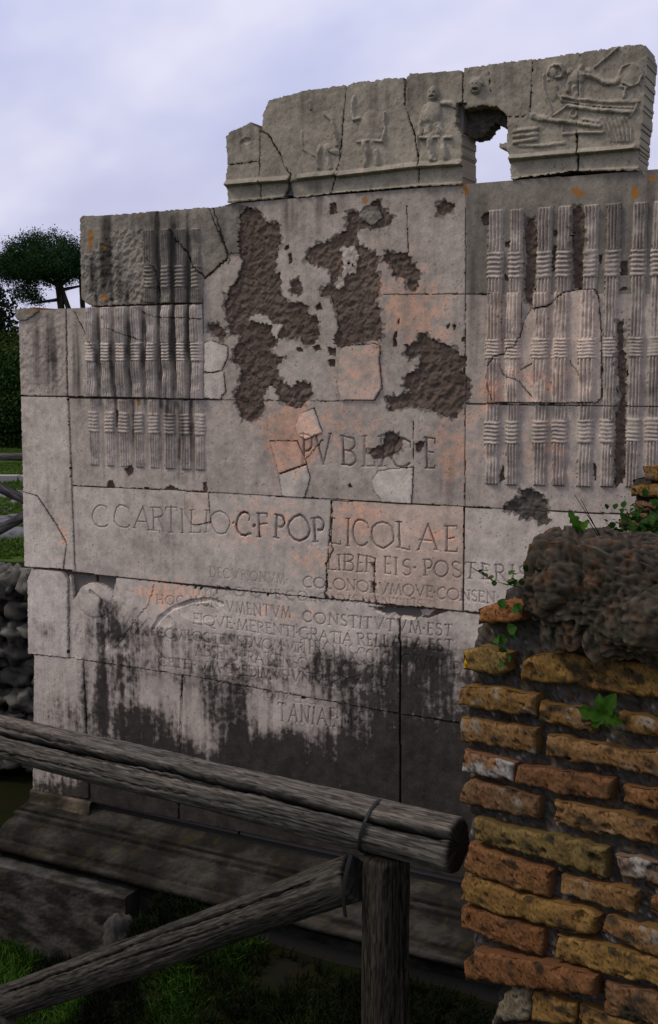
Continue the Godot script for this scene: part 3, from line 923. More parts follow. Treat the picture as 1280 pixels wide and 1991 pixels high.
	letter("I", -834, 220, -826, 220, 60, 5, 4, 0.5)
	letter("Q", -816, 220, -739, 219, 60, 5, 4, 0.5)
	letter("V", -730, 218, -664, 218, 60, 5, 4, 0.5)
	letter("E", -654, 217, -616, 217, 61, 5, 4, 0.5)
	letter(".", -606, 217, -597, 217, 61, 5, 4, 0.5)
	letter("M", -588, 216, -512, 215, 61, 5, 4, 0.5)
	letter("E", -503, 215, -465, 215, 61, 5, 4, 0.5)
	letter("R", -456, 215, -407, 214, 61, 5, 4, 0.5)
	letter("E", -398, 214, -361, 213, 61, 5, 4, 0.5)
	letter("N", -352, 213, -289, 212, 61, 5, 4, 0.5)
	letter("T", -281, 212, -229, 211, 61, 5, 4, 0.5)
	letter("I", -221, 211, -213, 211, 61, 5, 4, 0.5)
	letter(".", -205, 211, -196, 211, 61, 5, 4, 0.5)
	letter("G", -187, 211, -126, 210, 61, 5, 4, 0.5)
	letter("R", -117, 210, -71, 209, 61, 5, 4, 0.5)
	letter("A", -63, 209, -3, 208, 61, 5, 4, 0.5)
	letter("T", 6, 208, 55, 207, 61, 5, 4, 0.5)
	letter("I", 63, 207, 70, 207, 61, 5, 4, 0.5)
	letter("A", 79, 207, 137, 206, 61, 5, 4, 0.5)
	letter("R", 166, 214, 209, 216, 60, 6, 4, 0.75)
	letter("E", 224, 216, 256, 218, 60, 6, 4, 0.75)
	letter("L", 271, 218, 303, 220, 60, 6, 4, 0.75)
	letter("L", 317, 220, 349, 222, 59, 6, 4, 0.75)
	letter("A", 364, 222, 418, 224, 59, 6, 4, 0.75)
	letter("T", 432, 225, 476, 227, 59, 6, 4, 0.75)
	letter("A", 490, 227, 543, 230, 58, 6, 4, 0.75)
	letter(".", 557, 230, 564, 231, 58, 6, 4, 0.75)
	letter("E", 578, 231, 609, 232, 58, 6, 4, 0.75)
	letter("S", 622, 233, 653, 234, 58, 6, 4, 0.75)
	letter("T", 666, 235, 709, 237, 58, 6, 4, 0.75)
	letter("I", -1135, 113, -1128, 114, 55, 5, 3, 0.45)
	letter("S", -1121, 114, -1087, 114, 55, 5, 3, 0.45)
	letter("Q", -1080, 114, -1013, 116, 56, 5, 3, 0.45)
	letter("V", -1006, 116, -948, 117, 56, 5, 3, 0.45)
	letter("E", -942, 117, -908, 117, 56, 5, 3, 0.45)
	letter(".", -901, 117, -893, 118, 56, 5, 3, 0.45)
	letter("O", -887, 118, -821, 119, 56, 5, 3, 0.45)
	letter("C", -815, 119, -759, 120, 56, 5, 3, 0.45)
	letter("T", -752, 120, -706, 121, 56, 5, 3, 0.45)
	letter("I", -700, 121, -693, 121, 56, 5, 3, 0.45)
	letter("E", -687, 121, -654, 122, 56, 5, 3, 0.45)
	letter("N", -648, 122, -593, 123, 56, 5, 3, 0.45)
	letter("S", -587, 123, -555, 123, 57, 5, 3, 0.45)
	letter(".", -548, 124, -541, 124, 57, 5, 3, 0.45)
	letter("D", -534, 124, -484, 125, 57, 5, 3, 0.45)
	letter("V", -477, 125, -424, 126, 57, 5, 3, 0.45)
	letter("O", -418, 126, -357, 127, 57, 5, 3, 0.45)
	letter("M", -350, 127, -289, 128, 57, 5, 3, 0.45)
	letter(".", -283, 128, -275, 128, 57, 5, 3, 0.45)
	letter("V", -269, 128, -217, 129, 57, 5, 3, 0.45)
	letter("I", -211, 129, -205, 129, 57, 5, 3, 0.45)
	letter("R", -199, 129, -160, 130, 57, 5, 3, 0.45)
	letter("T", -177, 132, -135, 131, 75, 5, 3, 0.55)
	letter("E", -129, 131, -99, 130, 75, 5, 3, 0.55)
	letter("R", -93, 130, -53, 129, 75, 5, 3, 0.55)
	letter(".", -47, 129, -40, 129, 75, 5, 3, 0.55)
	letter("C", -34, 129, 16, 128, 75, 5, 3, 0.55)
	letter("E", 22, 128, 52, 127, 75, 5, 3, 0.55)
	letter("N", 58, 127, 107, 126, 74, 5, 3, 0.55)
	letter("S", 113, 126, 142, 126, 74, 5, 3, 0.55)
	letter(".", 148, 126, 155, 126, 74, 5, 3, 0.55)
	letter("C", 161, 125, 210, 125, 74, 5, 3, 0.55)
	letter("O", 216, 124, 272, 123, 74, 5, 3, 0.55)
	letter("L", 278, 123, 306, 123, 74, 5, 3, 0.55)
	letter("O", 312, 123, 367, 122, 74, 5, 3, 0.55)
	letter("N", 373, 122, 420, 121, 74, 5, 3, 0.55)
	letter("O", 426, 121, 480, 120, 74, 5, 3, 0.55)
	letter("R", 486, 120, 521, 119, 74, 5, 3, 0.55)
	letter("V", 527, 119, 573, 118, 73, 5, 3, 0.55)
	letter("M", 579, 118, 633, 117, 73, 5, 3, 0.55)
	letter(".", 638, 117, 645, 117, 73, 5, 3, 0.55)
	letter("I", 650, 116, 655, 116, 73, 5, 3, 0.55)
	letter("V", 661, 116, 706, 115, 73, 5, 3, 0.55)
	letter("D", 711, 115, 754, 115, 73, 5, 3, 0.55)
	letter("A", -875, 34, -816, 34, 65, 5, 3, 0.5)
	letter("B", -809, 34, -768, 34, 65, 5, 3, 0.5)
	letter("S", -761, 34, -727, 34, 66, 5, 3, 0.5)
	letter("E", -720, 34, -686, 34, 66, 5, 3, 0.5)
	letter("N", -679, 34, -622, 34, 66, 5, 3, 0.5)
	letter("S", -616, 35, -582, 35, 66, 5, 3, 0.5)
	letter(".", -576, 35, -568, 35, 67, 5, 3, 0.5)
	letter("P", -561, 35, -525, 35, 67, 5, 3, 0.5)
	letter("R", -518, 35, -475, 35, 67, 5, 3, 0.5)
	letter("A", -469, 35, -413, 35, 67, 5, 3, 0.5)
	letter("E", -407, 35, -374, 35, 68, 5, 3, 0.5)
	letter("S", -368, 35, -336, 35, 68, 5, 3, 0.5)
	letter("E", -329, 35, -297, 35, 68, 5, 3, 0.5)
	letter("N", -291, 35, -237, 36, 68, 5, 3, 0.5)
	letter("S", -231, 36, -199, 36, 69, 5, 3, 0.5)
	letter("Q", -193, 36, -131, 36, 69, 5, 3, 0.5)
	letter("V", -125, 36, -72, 36, 69, 5, 3, 0.5)
	letter("E", -66, 36, -36, 36, 70, 5, 3, 0.5)
	letter(".", -29, 36, -22, 36, 70, 5, 3, 0.5)
	letter("F", -16, 36, 15, 36, 70, 5, 3, 0.5)
	letter("A", 21, 36, 72, 36, 70, 5, 3, 0.5)
	letter("C", 78, 36, 129, 37, 70, 5, 3, 0.5)
	letter("T", 135, 37, 177, 37, 71, 5, 3, 0.5)
	letter("V", 183, 37, 234, 37, 71, 5, 3, 0.5)
	letter("S", 239, 37, 269, 37, 71, 5, 3, 0.5)
	letter(".", 275, 37, 282, 37, 71, 5, 3, 0.5)
	letter("E", 288, 37, 317, 37, 72, 5, 3, 0.5)
	letter("S", 323, 37, 352, 37, 72, 5, 3, 0.5)
	letter("T", 357, 37, 398, 37, 72, 5, 3, 0.5)
	letter("C", -1130, -55, -1065, -53, 52, 5, 3, 0.6)
	letter("E", -1057, -53, -1018, -53, 52, 5, 3, 0.6)
	letter("T", -1011, -53, -957, -52, 53, 5, 3, 0.6)
	letter("E", -950, -52, -912, -51, 53, 5, 3, 0.6)
	letter("R", -904, -51, -855, -50, 54, 5, 3, 0.6)
	letter("V", -848, -50, -785, -49, 55, 5, 3, 0.6)
	letter("M", -777, -49, -704, -48, 55, 5, 3, 0.6)
	letter(".", -696, -47, -687, -47, 56, 5, 3, 0.6)
	letter("C", -680, -47, -618, -46, 56, 5, 3, 0.6)
	letter("R", -611, -46, -564, -45, 57, 5, 3, 0.6)
	letter("E", -557, -45, -521, -45, 57, 5, 3, 0.6)
	letter("D", -514, -44, -457, -44, 58, 5, 3, 0.6)
	letter("I", -450, -43, -443, -43, 58, 5, 3, 0.6)
	letter("M", -436, -43, -366, -42, 59, 5, 3, 0.6)
	letter("V", -359, -42, -300, -41, 59, 5, 3, 0.6)
	letter("S", -293, -41, -259, -40, 60, 5, 3, 0.6)
	letter(".", -252, -40, -243, -40, 60, 5, 3, 0.6)
	letter("V", -237, -40, -179, -39, 61, 5, 3, 0.6)
	letter("N", -172, -39, -114, -38, 61, 5, 3, 0.6)
	letter("I", -108, -38, -101, -38, 62, 5, 3, 0.6)
	letter("V", -94, -38, -38, -37, 62, 5, 3, 0.6)
	letter("E", -31, -37, 2, -36, 62, 5, 3, 0.6)
	letter("R", 9, -36, 52, -35, 63, 5, 3, 0.6)
	letter("S", 58, -35, 91, -35, 63, 5, 3, 0.6)
	letter("O", 97, -35, 161, -33, 64, 5, 3, 0.6)
	letter("S", 167, -33, 200, -33, 64, 5, 3, 0.6)
	letter("A", 244, -32, 298, -31, 65, 5, 3, 0.6)
	letter("R", 304, -31, 345, -30, 66, 5, 3, 0.6)
	letter("E", -811, -156, -769, -156, 47, 4, 2, 0.4)
	letter("I", -761, -156, -753, -156, 47, 4, 2, 0.4)
	letter("V", -745, -156, -675, -155, 47, 4, 2, 0.4)
	letter("S", -667, -155, -626, -154, 46, 4, 2, 0.4)
	letter(".", -618, -154, -608, -154, 46, 4, 2, 0.4)
	letter("E", -600, -154, -560, -154, 46, 4, 2, 0.4)
	letter("T", -552, -154, -496, -153, 46, 4, 2, 0.4)
	letter(".", -488, -153, -479, -153, 46, 4, 2, 0.4)
	letter("V", -471, -153, -404, -152, 46, 4, 2, 0.4)
	letter("N", -396, -152, -330, -151, 45, 4, 2, 0.4)
	letter("I", -322, -151, -314, -151, 45, 4, 2, 0.4)
	letter("V", -306, -151, -241, -150, 45, 4, 2, 0.4)
	letter("E", -233, -150, -195, -150, 45, 4, 2, 0.4)
	letter("R", -188, -150, -138, -149, 45, 4, 2, 0.4)
	letter("S", -131, -149, -93, -148, 45, 4, 2, 0.4)
	letter("T", -325, -271, -274, -269, 98, 7, 4, 0.7)
	letter("A", -258, -269, -196, -266, 99, 7, 4, 0.7)
	letter("N", -180, -266, -119, -263, 99, 7, 4, 0.7)
	letter("I", -103, -263, -96, -263, 99, 7, 4, 0.7)
	letter("A", -80, -262, -20, -260, 99, 7, 4, 0.7)
	letter("E", -4, -259, 31, -258, 100, 7, 4, 0.7)
	letter(".", 46, -257, 55, -257, 100, 7, 4, 0.7)
	letter("M", 70, -256, 139, -254, 100, 7, 4, 0.7)
	letter(".", 155, -253, 163, -253, 101, 7, 4, 0.7)
	letter("F", 178, -252, 212, -251, 101, 7, 4, 0.7)
	stroke("", P([-607,2601,-410,2601,-260,2604]), 39, -14, "flat")
	stroke("", P([-192,2592,57,2601,498,2604,728,2598]), 44, -14, "flat")
	stroke("frieze_ledge", P([-609,2654,-410,2652,-232,2648]), 15, 22, "ledge")
	stroke("frieze_ledge", P([-159,2651,57,2654]), 15, 22, "ledge")
	stroke("frieze_ledge", P([70,2646,492,2656,721,2649]), 15, 22, "ledge")
	stroke("", P([980,2594,1288,2607,1562,2597]), 41, -14, "flat")
	stroke("frieze_ledge", P([976,2649,1287,2648,1549,2646]), 12, 22, "ledge")
	dome("soldier_relief", 584, 2979, 30, 37, 28)
	stroke("soldier_relief", P([582,2955,580,2929]), 15, 16, "round")
	dome("soldier_relief", 581, 2892, 48, 60, 22)
	stroke("soldier_relief", P([561,2884,568,2809]), 37, 20, "round")
	stroke("soldier_relief", P([597,2880,609,2805]), 32, 18, "round")
	stroke("soldier_relief", P([543,2923,528,2866,515,2798]), 15, 16, "round")
	stroke("soldier_relief", P([633,2934,677,2924,726,2900]), 13, 18, "round")
	stroke("soldier_relief", P([521,2780,598,2779,677,2767]), 9, 20, "round")
	stroke("soldier_relief", P([550,2843,539,2782]), 10, 14, "round")
	stroke("soldier_relief", P([562,2841,562,2780]), 10, 14, "round")
	stroke("soldier_relief", P([573,2840,586,2778]), 10, 14, "round")
	stroke("soldier_relief", P([588,2839,615,2775]), 10, 14, "round")
	stroke("soldier_relief", P([600,2838,639,2773]), 10, 14, "round")
	stroke("soldier_relief", P([609,2837,656,2771]), 10, 14, "round")
	stroke("soldier_relief", P([572,2772,567,2735,581,2678]), 18, 18, "round")
	stroke("soldier_relief", P([624,2767,636,2729,653,2676]), 17, 18, "round")
	stroke("soldier_relief", P([569,2676,599,2670]), 9, 14, "round")
	stroke("soldier_relief", P([646,2675,663,2671]), 9, 12, "round")
	dome("", 574, 2986, 6, 6, -7)
	dome("", 595, 2983, 6, 6, -7)
	stroke("", P([577,2966,592,2965]), 3, -5, "round")
	stroke("soldier_relief", P([503,2805,503,2719]), 8, 10, "round")
	stroke("worn_warrior_relief", P([178,2795,247,2796,315,2784,328,2843,325,2919]), 7, 12, "round")
	stroke("worn_warrior_relief", P([212,2789,228,2743,220,2678]), 15, 15, "round")
	stroke("worn_warrior_relief", P([257,2785,278,2739,287,2678]), 15, 15, "round")
	stroke("worn_warrior_relief", P([156,3012,149,2959,157,2903,187,2909]), 9, 12, "round")
	dome("worn_warrior_relief", 253, 2861, 69, 80, 8)
	stroke("worn_warrior_relief", P([-40,2789,-49,2746,-44,2689]), 11, 14, "round")
	stroke("worn_warrior_relief", P([-1,2788,8,2741,21,2682]), 13, 14, "round")
	stroke("worn_warrior_relief", P([6,2788,32,2761,73,2752]), 13, 14, "round")
	stroke("worn_warrior_relief", P([-7,2951,32,2916,51,2848,60,2792]), 11, 13, "round")
	stroke("worn_warrior_relief", P([-97,3018,-90,2984]), 9, 8, "round")
	stroke("worn_warrior_relief", P([-144,2877,-138,2787,-59,2746]), 6, 6, "round")
	dome("", -477, 2861, 30, 16, -10)
	dome("", -505, 2854, 11, 14, -8)
	dome("small_head_relief", 800, 2994, 32, 38, 30)
	stroke("small_head_relief", P([777,3011,788,3028,812,3025,829,3001]), 11, 22, "round")
	dome("", 790, 3000, 5, 5, -8)
	dome("", 811, 2998, 5, 5, -8)
	stroke("", P([792,2977,810,2975]), 4, -5, "round")
	dome("small_head_relief", 739, 2918, 13, 9, 14)
	stroke("ship_relief", P([1130,3001,1131,2955,1144,2906,1158,2873,1176,2820]), 6, 14, "round")
	stroke("ship_relief", P([1154,2980,1172,2978,1188,2941,1207,2903,1222,2878]), 7, 13, "round")
	dome("ship_relief", 1177, 2934, 23, 54, 8)
	stroke("ship_relief", P([1153,3007,1158,3034,1183,3044,1212,3035,1226,3010,1217,2986,1195,2985]), 8, 22, "round")
	dome("ship_relief", 1173, 3007, 22, 27, 15)
	stroke("ship_relief", P([1219,2898,1290,2880,1428,2852,1566,2839]), 8, 16, "round")
	stroke("ship_relief", P([1245,2855,1348,2830,1536,2796]), 11, 18, "round")
	stroke("ship_relief", P([1232,2877,1388,2839,1539,2817]), 5, 8, "round")
	stroke("ship_relief", P([1176,2816,1217,2839,1245,2856]), 5, 11, "round")
	stroke("ship_relief", P([1083,2827,1117,2814,1151,2807]), 15, 18, "round")
	stroke("ship_relief", P([1151,2804,1268,2779,1395,2751]), 11, 20, "round")
	stroke("ship_relief", P([1318,2789,1386,2768]), 9, 17, "round")
	stroke("ship_relief", P([1229,2732,1310,2731,1409,2721]), 8, 14, "round")
	stroke("ship_relief", P([1222,2796,1226,2732]), 5, 9, "round")
	dome("ship_relief", 1275, 2818, 20, 22, 14)
	dome("", 1275, 2818, 13, 14, -12)
	stroke("ship_relief", P([995,2767,1050,2768,1103,2768]), 11, 16, "round")
	stroke("ship_relief", P([995,2743,1050,2744,1103,2744]), 11, 16, "round")
	stroke("ship_relief", P([996,2717,1051,2718,1104,2722]), 11, 16, "round")
	stroke("ship_relief", P([1094,2777,1097,2719]), 7, 10, "round")
	stroke("ship_relief", P([1021,2700,1137,2689,1237,2692]), 9, 10, "round")
	stroke("ship_relief", P([1402,2787,1419,2737,1445,2681]), 5, 10, "round")
	stroke("ship_relief", P([1421,2785,1439,2735,1461,2679]), 5, 10, "round")
	stroke("ship_relief", P([1440,2783,1459,2733,1477,2678]), 5, 10, "round")
	stroke("ship_relief", P([1459,2781,1479,2731,1493,2676]), 5, 10, "round")
	stroke("ship_relief", P([1478,2779,1499,2730,1508,2675]), 5, 10, "round")
	stroke("ship_relief", P([1497,2777,1519,2728,1524,2673]), 5, 10, "round")
	stroke("ship_relief", P([1516,2775,1538,2726,1540,2672]), 5, 10, "round")
	stroke("ship_relief", P([1562,2838,1555,2808,1533,2780]), 7, 12, "round")
	stroke("ship_relief", P([1542,2999,1575,2973]), 7, 12, "round")
	stroke("ship_relief", P([1580,2951,1566,2919,1532,2908,1495,2927,1480,2963,1493,2995,1529,3005,1564,2986,1580,2951]), 6, 17, "round")
	dome("ship_relief", 1530, 2957, 56, 54, 15)
	stroke("ship_relief", P([1367,3011,1414,3042,1470,3081]), 6, 12, "round")
	dome("ship_figure_relief", 1289, 2976, 40, 36, 20)
	stroke("ship_figure_relief", P([1303,2980,1336,2977,1364,2973]), 14, 20, "round")
	stroke("ship_figure_relief", P([1258,2986,1249,2949,1246,2922]), 11, 13, "round")
	stroke("ship_figure_relief", P([1280,2954,1276,2923,1283,2893]), 16, 17, "round")
	stroke("ship_figure_relief", P([1300,2951,1302,2920,1303,2890]), 11, 15, "round")
	dome("ship_figure_relief", 1254, 3002, 16, 18, 18)
	dome("ship_figure_relief", 1301, 3009, 14, 20, 15)
	stroke("ship_figure_relief", P([1335,3000,1373,2966,1413,2938,1457,2933,1474,2943]), 13, 18, "round")
	stroke("ship_figure_relief", P([1474,2943,1484,2976]), 11, 14, "round")
	stroke("ship_relief", P([1509,2905,1500,2864]), 7, 12, "round")
	stroke("ship_relief", P([1485,2915,1521,2903]), 6, 10, "round")
	stroke("ship_relief", P([1452,2856,1562,2845]), 6, 10, "round")
	stroke("", P([-1163,163,-1110,236,-1025,296,-898,347,-758,372,-682,355]), 13, -13, "round")
	dome("", -847, 292, 141, 58, -9)
	dome("", -1081, 217, 63, 37, -7)
	dome("", -1600, 300, 131, 115, 13)
	stroke("", P([-1615,343,-1531,288,-1503,197]), 13, -5, "round")
	stroke("", P([-1691,178,-1736,45]), 21, -4, "round")
	stroke("", P([-1432,359,-1479,105]), 26, -4, "round")
	stroke("", P([-1378,271,-1540,3]), 26, -4, "round")
	stroke("", P([-1284,249,-1443,8]), 26, -4, "round")
	stroke("", P([-1192,197,-1386,-11]), 26, -4, "round")
	dome("", 451, 411, 74, 32, -22)
	dome("", 328, 415, 61, 20, -14)
	hack(P([-1380,2456,-1151,2453,-1102,2281,-1075,2052,-1435,2046,-1589,2073,-1608,2338,-1509,2355]), 9)
	hack(P([-2080,1973,-1765,2011,-1761,1535,-2115,1533]), 2.2)
	blot(0, 623, 166, 288, 115, 0.5)
	blot(0, 740, -171, 341, 367, 0.75)
	blot(0, 425, -301, 157, 288, 0.45)
	blot(0, 582, 12, 37, 105, -0.3)
	blot(0, 680, 119, 26, 79, -0.3)
	blot(0, 480, 122, 31, 52, -0.25)
	blot(0, 183, 1, 314, 121, 0.5)
	blot(0, 717, -614, 472, 393, 1.4)
	blot(0, -3, -571, 472, 236, 1.0)
	blot(0, -596, -369, 63, 314, 0.75)
	blot(0, -395, -578, 288, 210, 0.75)
	blot(0, -1030, -746, 445, 183, 0.85)
	blot(0, -1390, -137, 157, 131, 0.6)
	blot(0, -1562, -286, 42, 236, 0.9)
	blot(0, -1322, -413, 236, 89, 0.7)
	blot(0, -1175, -581, 262, 131, 0.7)
	blot(0, -1512, 258, 79, 68, 0.7)
	blot(0, -1438, 156, 183, 115, 0.75)
	blot(0, -1269, 96, 262, 79, 0.55)
	blot(0, -1597, 60, 68, 94, 0.6)
	blot(0, -1958, 70, 63, 47, 0.55)
	blot(0, -2061, 92, 31, 63, 0.45)
	blot(0, -726, 155, 393, 68, 0.42)
	blot(0, -257, 90, 576, 105, 0.42)
	blot(0, 421, 219, 210, 79, 0.6)
	blot(0, 184, -196, 236, 183, 0.55)
	blot(0, 481, 39, 157, 183, 0.65)
	blot(0, 122, 78, 210, 68, 0.45)
	blot(0, -800, -34, 524, 105, 0.3)
	blot(0, -662, -167, 262, 157, 0.35)
	blot(0, -894, -305, 89, 157, -0.6)
	blot(0, -458, -244, 131, 105, -0.45)
	blot(0, -130, -212, 183, 89, -0.5)
	blot(0, -1222, -226, 115, 84, -0.55)
	blot(0, -808, -461, 89, 105, -0.45)
	blot(0, -326, -329, 52, 157, -0.3)
	blot(0, -1054, -188, 63, 52, -0.3)
	blot(0, -730, -25, 157, 42, -0.2)
	blot(0, -265, -975, 1362, 288, 1.5)
	blot(0, -1337, -960, 367, 157, 1.2)
	blot(0, -1876, -443, 131, 105, 0.3)
	blot(0, -1929, -733, 157, 157, 0.45)
	blot(0, -1939, -969, 183, 63, 0.75)
	blot(1, -114, 2994, 210, 79, 0.45)
	blot(1, 292, 2976, 157, 105, 0.5)
	blot(1, 593, 3016, 131, 79, 0.5)
	blot(1, 981, 3018, 157, 79, 0.4)
	blot(1, 1414, 3034, 183, 63, 0.45)
	blot(1, -487, 2876, 94, 63, 0.4)
	blot(1, -240, 2409, 42, 183, 0.5)
	blot(1, -56, 2502, 37, 131, 0.4)
	blot(1, 179, 2486, 31, 105, 0.35)
	blot(1, 600, 2408, 37, 157, 0.3)
	blot(1, 1196, 2230, 26, 210, 0.3)
	blot(1, 1461, 2216, 26, 236, 0.35)
	blot(1, -1512, 1768, 21, 275, 1.9)  # narrow dark strips along the gaps between the left rods
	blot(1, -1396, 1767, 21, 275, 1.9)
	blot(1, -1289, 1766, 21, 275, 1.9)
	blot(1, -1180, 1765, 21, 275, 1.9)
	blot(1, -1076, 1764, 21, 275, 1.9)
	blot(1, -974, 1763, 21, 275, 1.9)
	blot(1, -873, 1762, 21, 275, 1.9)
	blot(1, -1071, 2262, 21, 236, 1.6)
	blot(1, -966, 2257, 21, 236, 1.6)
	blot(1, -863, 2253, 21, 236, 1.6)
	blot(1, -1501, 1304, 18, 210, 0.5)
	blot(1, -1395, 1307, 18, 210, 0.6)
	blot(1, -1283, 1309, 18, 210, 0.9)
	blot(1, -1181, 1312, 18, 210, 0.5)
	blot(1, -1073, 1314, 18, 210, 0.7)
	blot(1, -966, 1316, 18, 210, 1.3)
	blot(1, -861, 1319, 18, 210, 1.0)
	blot(1, -1869, 1726, 52, 210, 0.9)
	blot(1, -1674, 1724, 37, 236, 0.9)
	blot(1, -1968, 1757, 31, 157, 0.5)
	blot(1, -1426, 2307, 42, 236, 1.1)
	blot(1, -1523, 2195, 26, 131, 0.9)
	blot(1, -1320, 2187, 63, 131, 0.7)
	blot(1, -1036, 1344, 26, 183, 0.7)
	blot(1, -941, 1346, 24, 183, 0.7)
	blot(1, -1284, 1428, 21, 157, 0.6)
	blot(1, -1448, 2221, 89, 157, 0.75)
	blot(1, -1323, 2101, 105, 52, 0.5)
	blot(1, -1576, 2314, 37, 157, 0.3)
	blot(1, -1829, 1756, 52, 183, 0.6)
	blot(1, -1963, 1879, 42, 131, 0.4)
	blot(1, -1953, 1634, 63, 73, 0.45)
	blot(1, -1016, 1461, 63, 131, 0.6)
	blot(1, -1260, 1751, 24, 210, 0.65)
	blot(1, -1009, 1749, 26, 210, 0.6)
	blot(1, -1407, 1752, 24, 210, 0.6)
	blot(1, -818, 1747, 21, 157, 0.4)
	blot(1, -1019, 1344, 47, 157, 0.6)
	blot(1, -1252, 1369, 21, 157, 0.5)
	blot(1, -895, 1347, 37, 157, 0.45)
	blot(1, -990, 1053, 79, 31, 0.5)
	blot(1, 816, 2201, 68, 314, 0.4)
	blot(1, 822, 1807, 58, 367, 0.4)
	blot(1, -208, 2486, 52, 105, 0.55)
	blot(1, -459, 2529, 131, 52, 0.6)
	blot(1, 679, 2501, 79, 47, 0.5)
	blot(1, 33, 2496, 105, 42, 0.35)
	blot(1, 1291, 2318, 314, 115, 0.4)
	blot(1, 1550, 2348, 131, 210, 0.45)
	blot(1, 993, 2383, 157, 42, 0.3)
	blot(1, 1608, 1934, 131, 314, 0.25)
	blot(1, -1167, 2493, 314, 58, 0.45)
	blot(1, -688, 2436, 68, 89, 0.5)
	blot(1, -944, 2312, 37, 157, 0.5)
	blot(1, 1288, 1464, 183, 37, 0.3)
	blot(1, -696, 1941, 58, 79, 0.25)
	blot(1, 696, 1123, 79, 131, 0.3)
	blot(1, 558, 1065, 131, 52, 0.2)
	blot(1, -1097, 2460, 157, 79, 0.3)
	blot(2, -248, 1278, 157, 210, 0.8)
	blot(2, -380, 852, 236, 131, 0.6)
	blot(2, 1, 1365, 314, 157, 0.5)
	blot(2, 353, 2070, 236, 236, 0.55)
	blot(2, 550, 1913, 183, 157, 0.5)
	blot(2, 668, 1199, 105, 183, 0.4)
	blot(2, 182, 885, 157, 105, 0.6)
	blot(2, 616, 832, 157, 79, 0.5)
	blot(2, -1041, 394, 236, 68, 0.7)
	blot(2, -1152, 323, 131, 79, 0.5)
	blot(2, -125, 644, 131, 105, 0.6)
	blot(2, 1168, 1266, 131, 157, 0.45)
	blot(2, 1160, 1609, 157, 105, 0.4)
	blot(2, 905, 1559, 79, 79, 0.6)
	blot(2, -1832, 673, 52, 131, 0.6)
	blot(2, -255, 349, 314, 68, 0.4)
	blot(2, 748, 1355, 157, 236, 0.4)
	blot(2, -503, 1550, 157, 210, 0.3)
	blot(2, 181, 1660, 131, 131, 0.6)
	blot(2, -648, 750, 157, 79, 0.3)
	blot(2, -1296, 1751, 157, 157, 0.2)
	blot(3, -1543, 2400, 16, 58, 1.0)
	blot(3, -1443, 2366, 13, 26, 0.7)
	blot(3, -1534, 2443, 21, 21, 0.7)
	blot(3, -1452, 2082, 31, 21, 0.9)
	blot(3, -1231, 1482, 13, 24, 1.0)
	blot(3, -1124, 1415, 8, 16, 0.8)
	blot(3, 208, 2509, 21, 24, 0.8)
	blot(3, 751, 2515, 18, 21, 0.8)
	blot(3, 1307, 2463, 31, 21, 0.7)
	blot(3, 1287, 2485, 16, 16, 0.6)
	blot(3, 1558, 2449, 18, 29, 1.0)
	blot(3, 1631, 2507, 16, 16, 0.9)
	blot(3, -1195, 2531, 13, 13, 0.8)
	blot(3, -2017, 2008, 31, 21, 0.6)
	blot(3, 732, 2541, 26, 13, 0.7)
	blot(3, -1394, 1922, 8, 16, 0.6)
	blot(3, 1263, 2478, 21, 13, 0.5)
	blot(3, -1956, 2025, 26, 16, 0.7)
	blot(3, -2030, -648, 58, 79, 0.35)
	blot(3, -1899, -1012, 131, 26, 0.9)
	blot(3, -411, 2505, 52, 26, 0.45)
	blot(3, 283, 1776, 37, 13, 0.6)
	blot(3, -1566, 2050, 52, 10, 0.5)


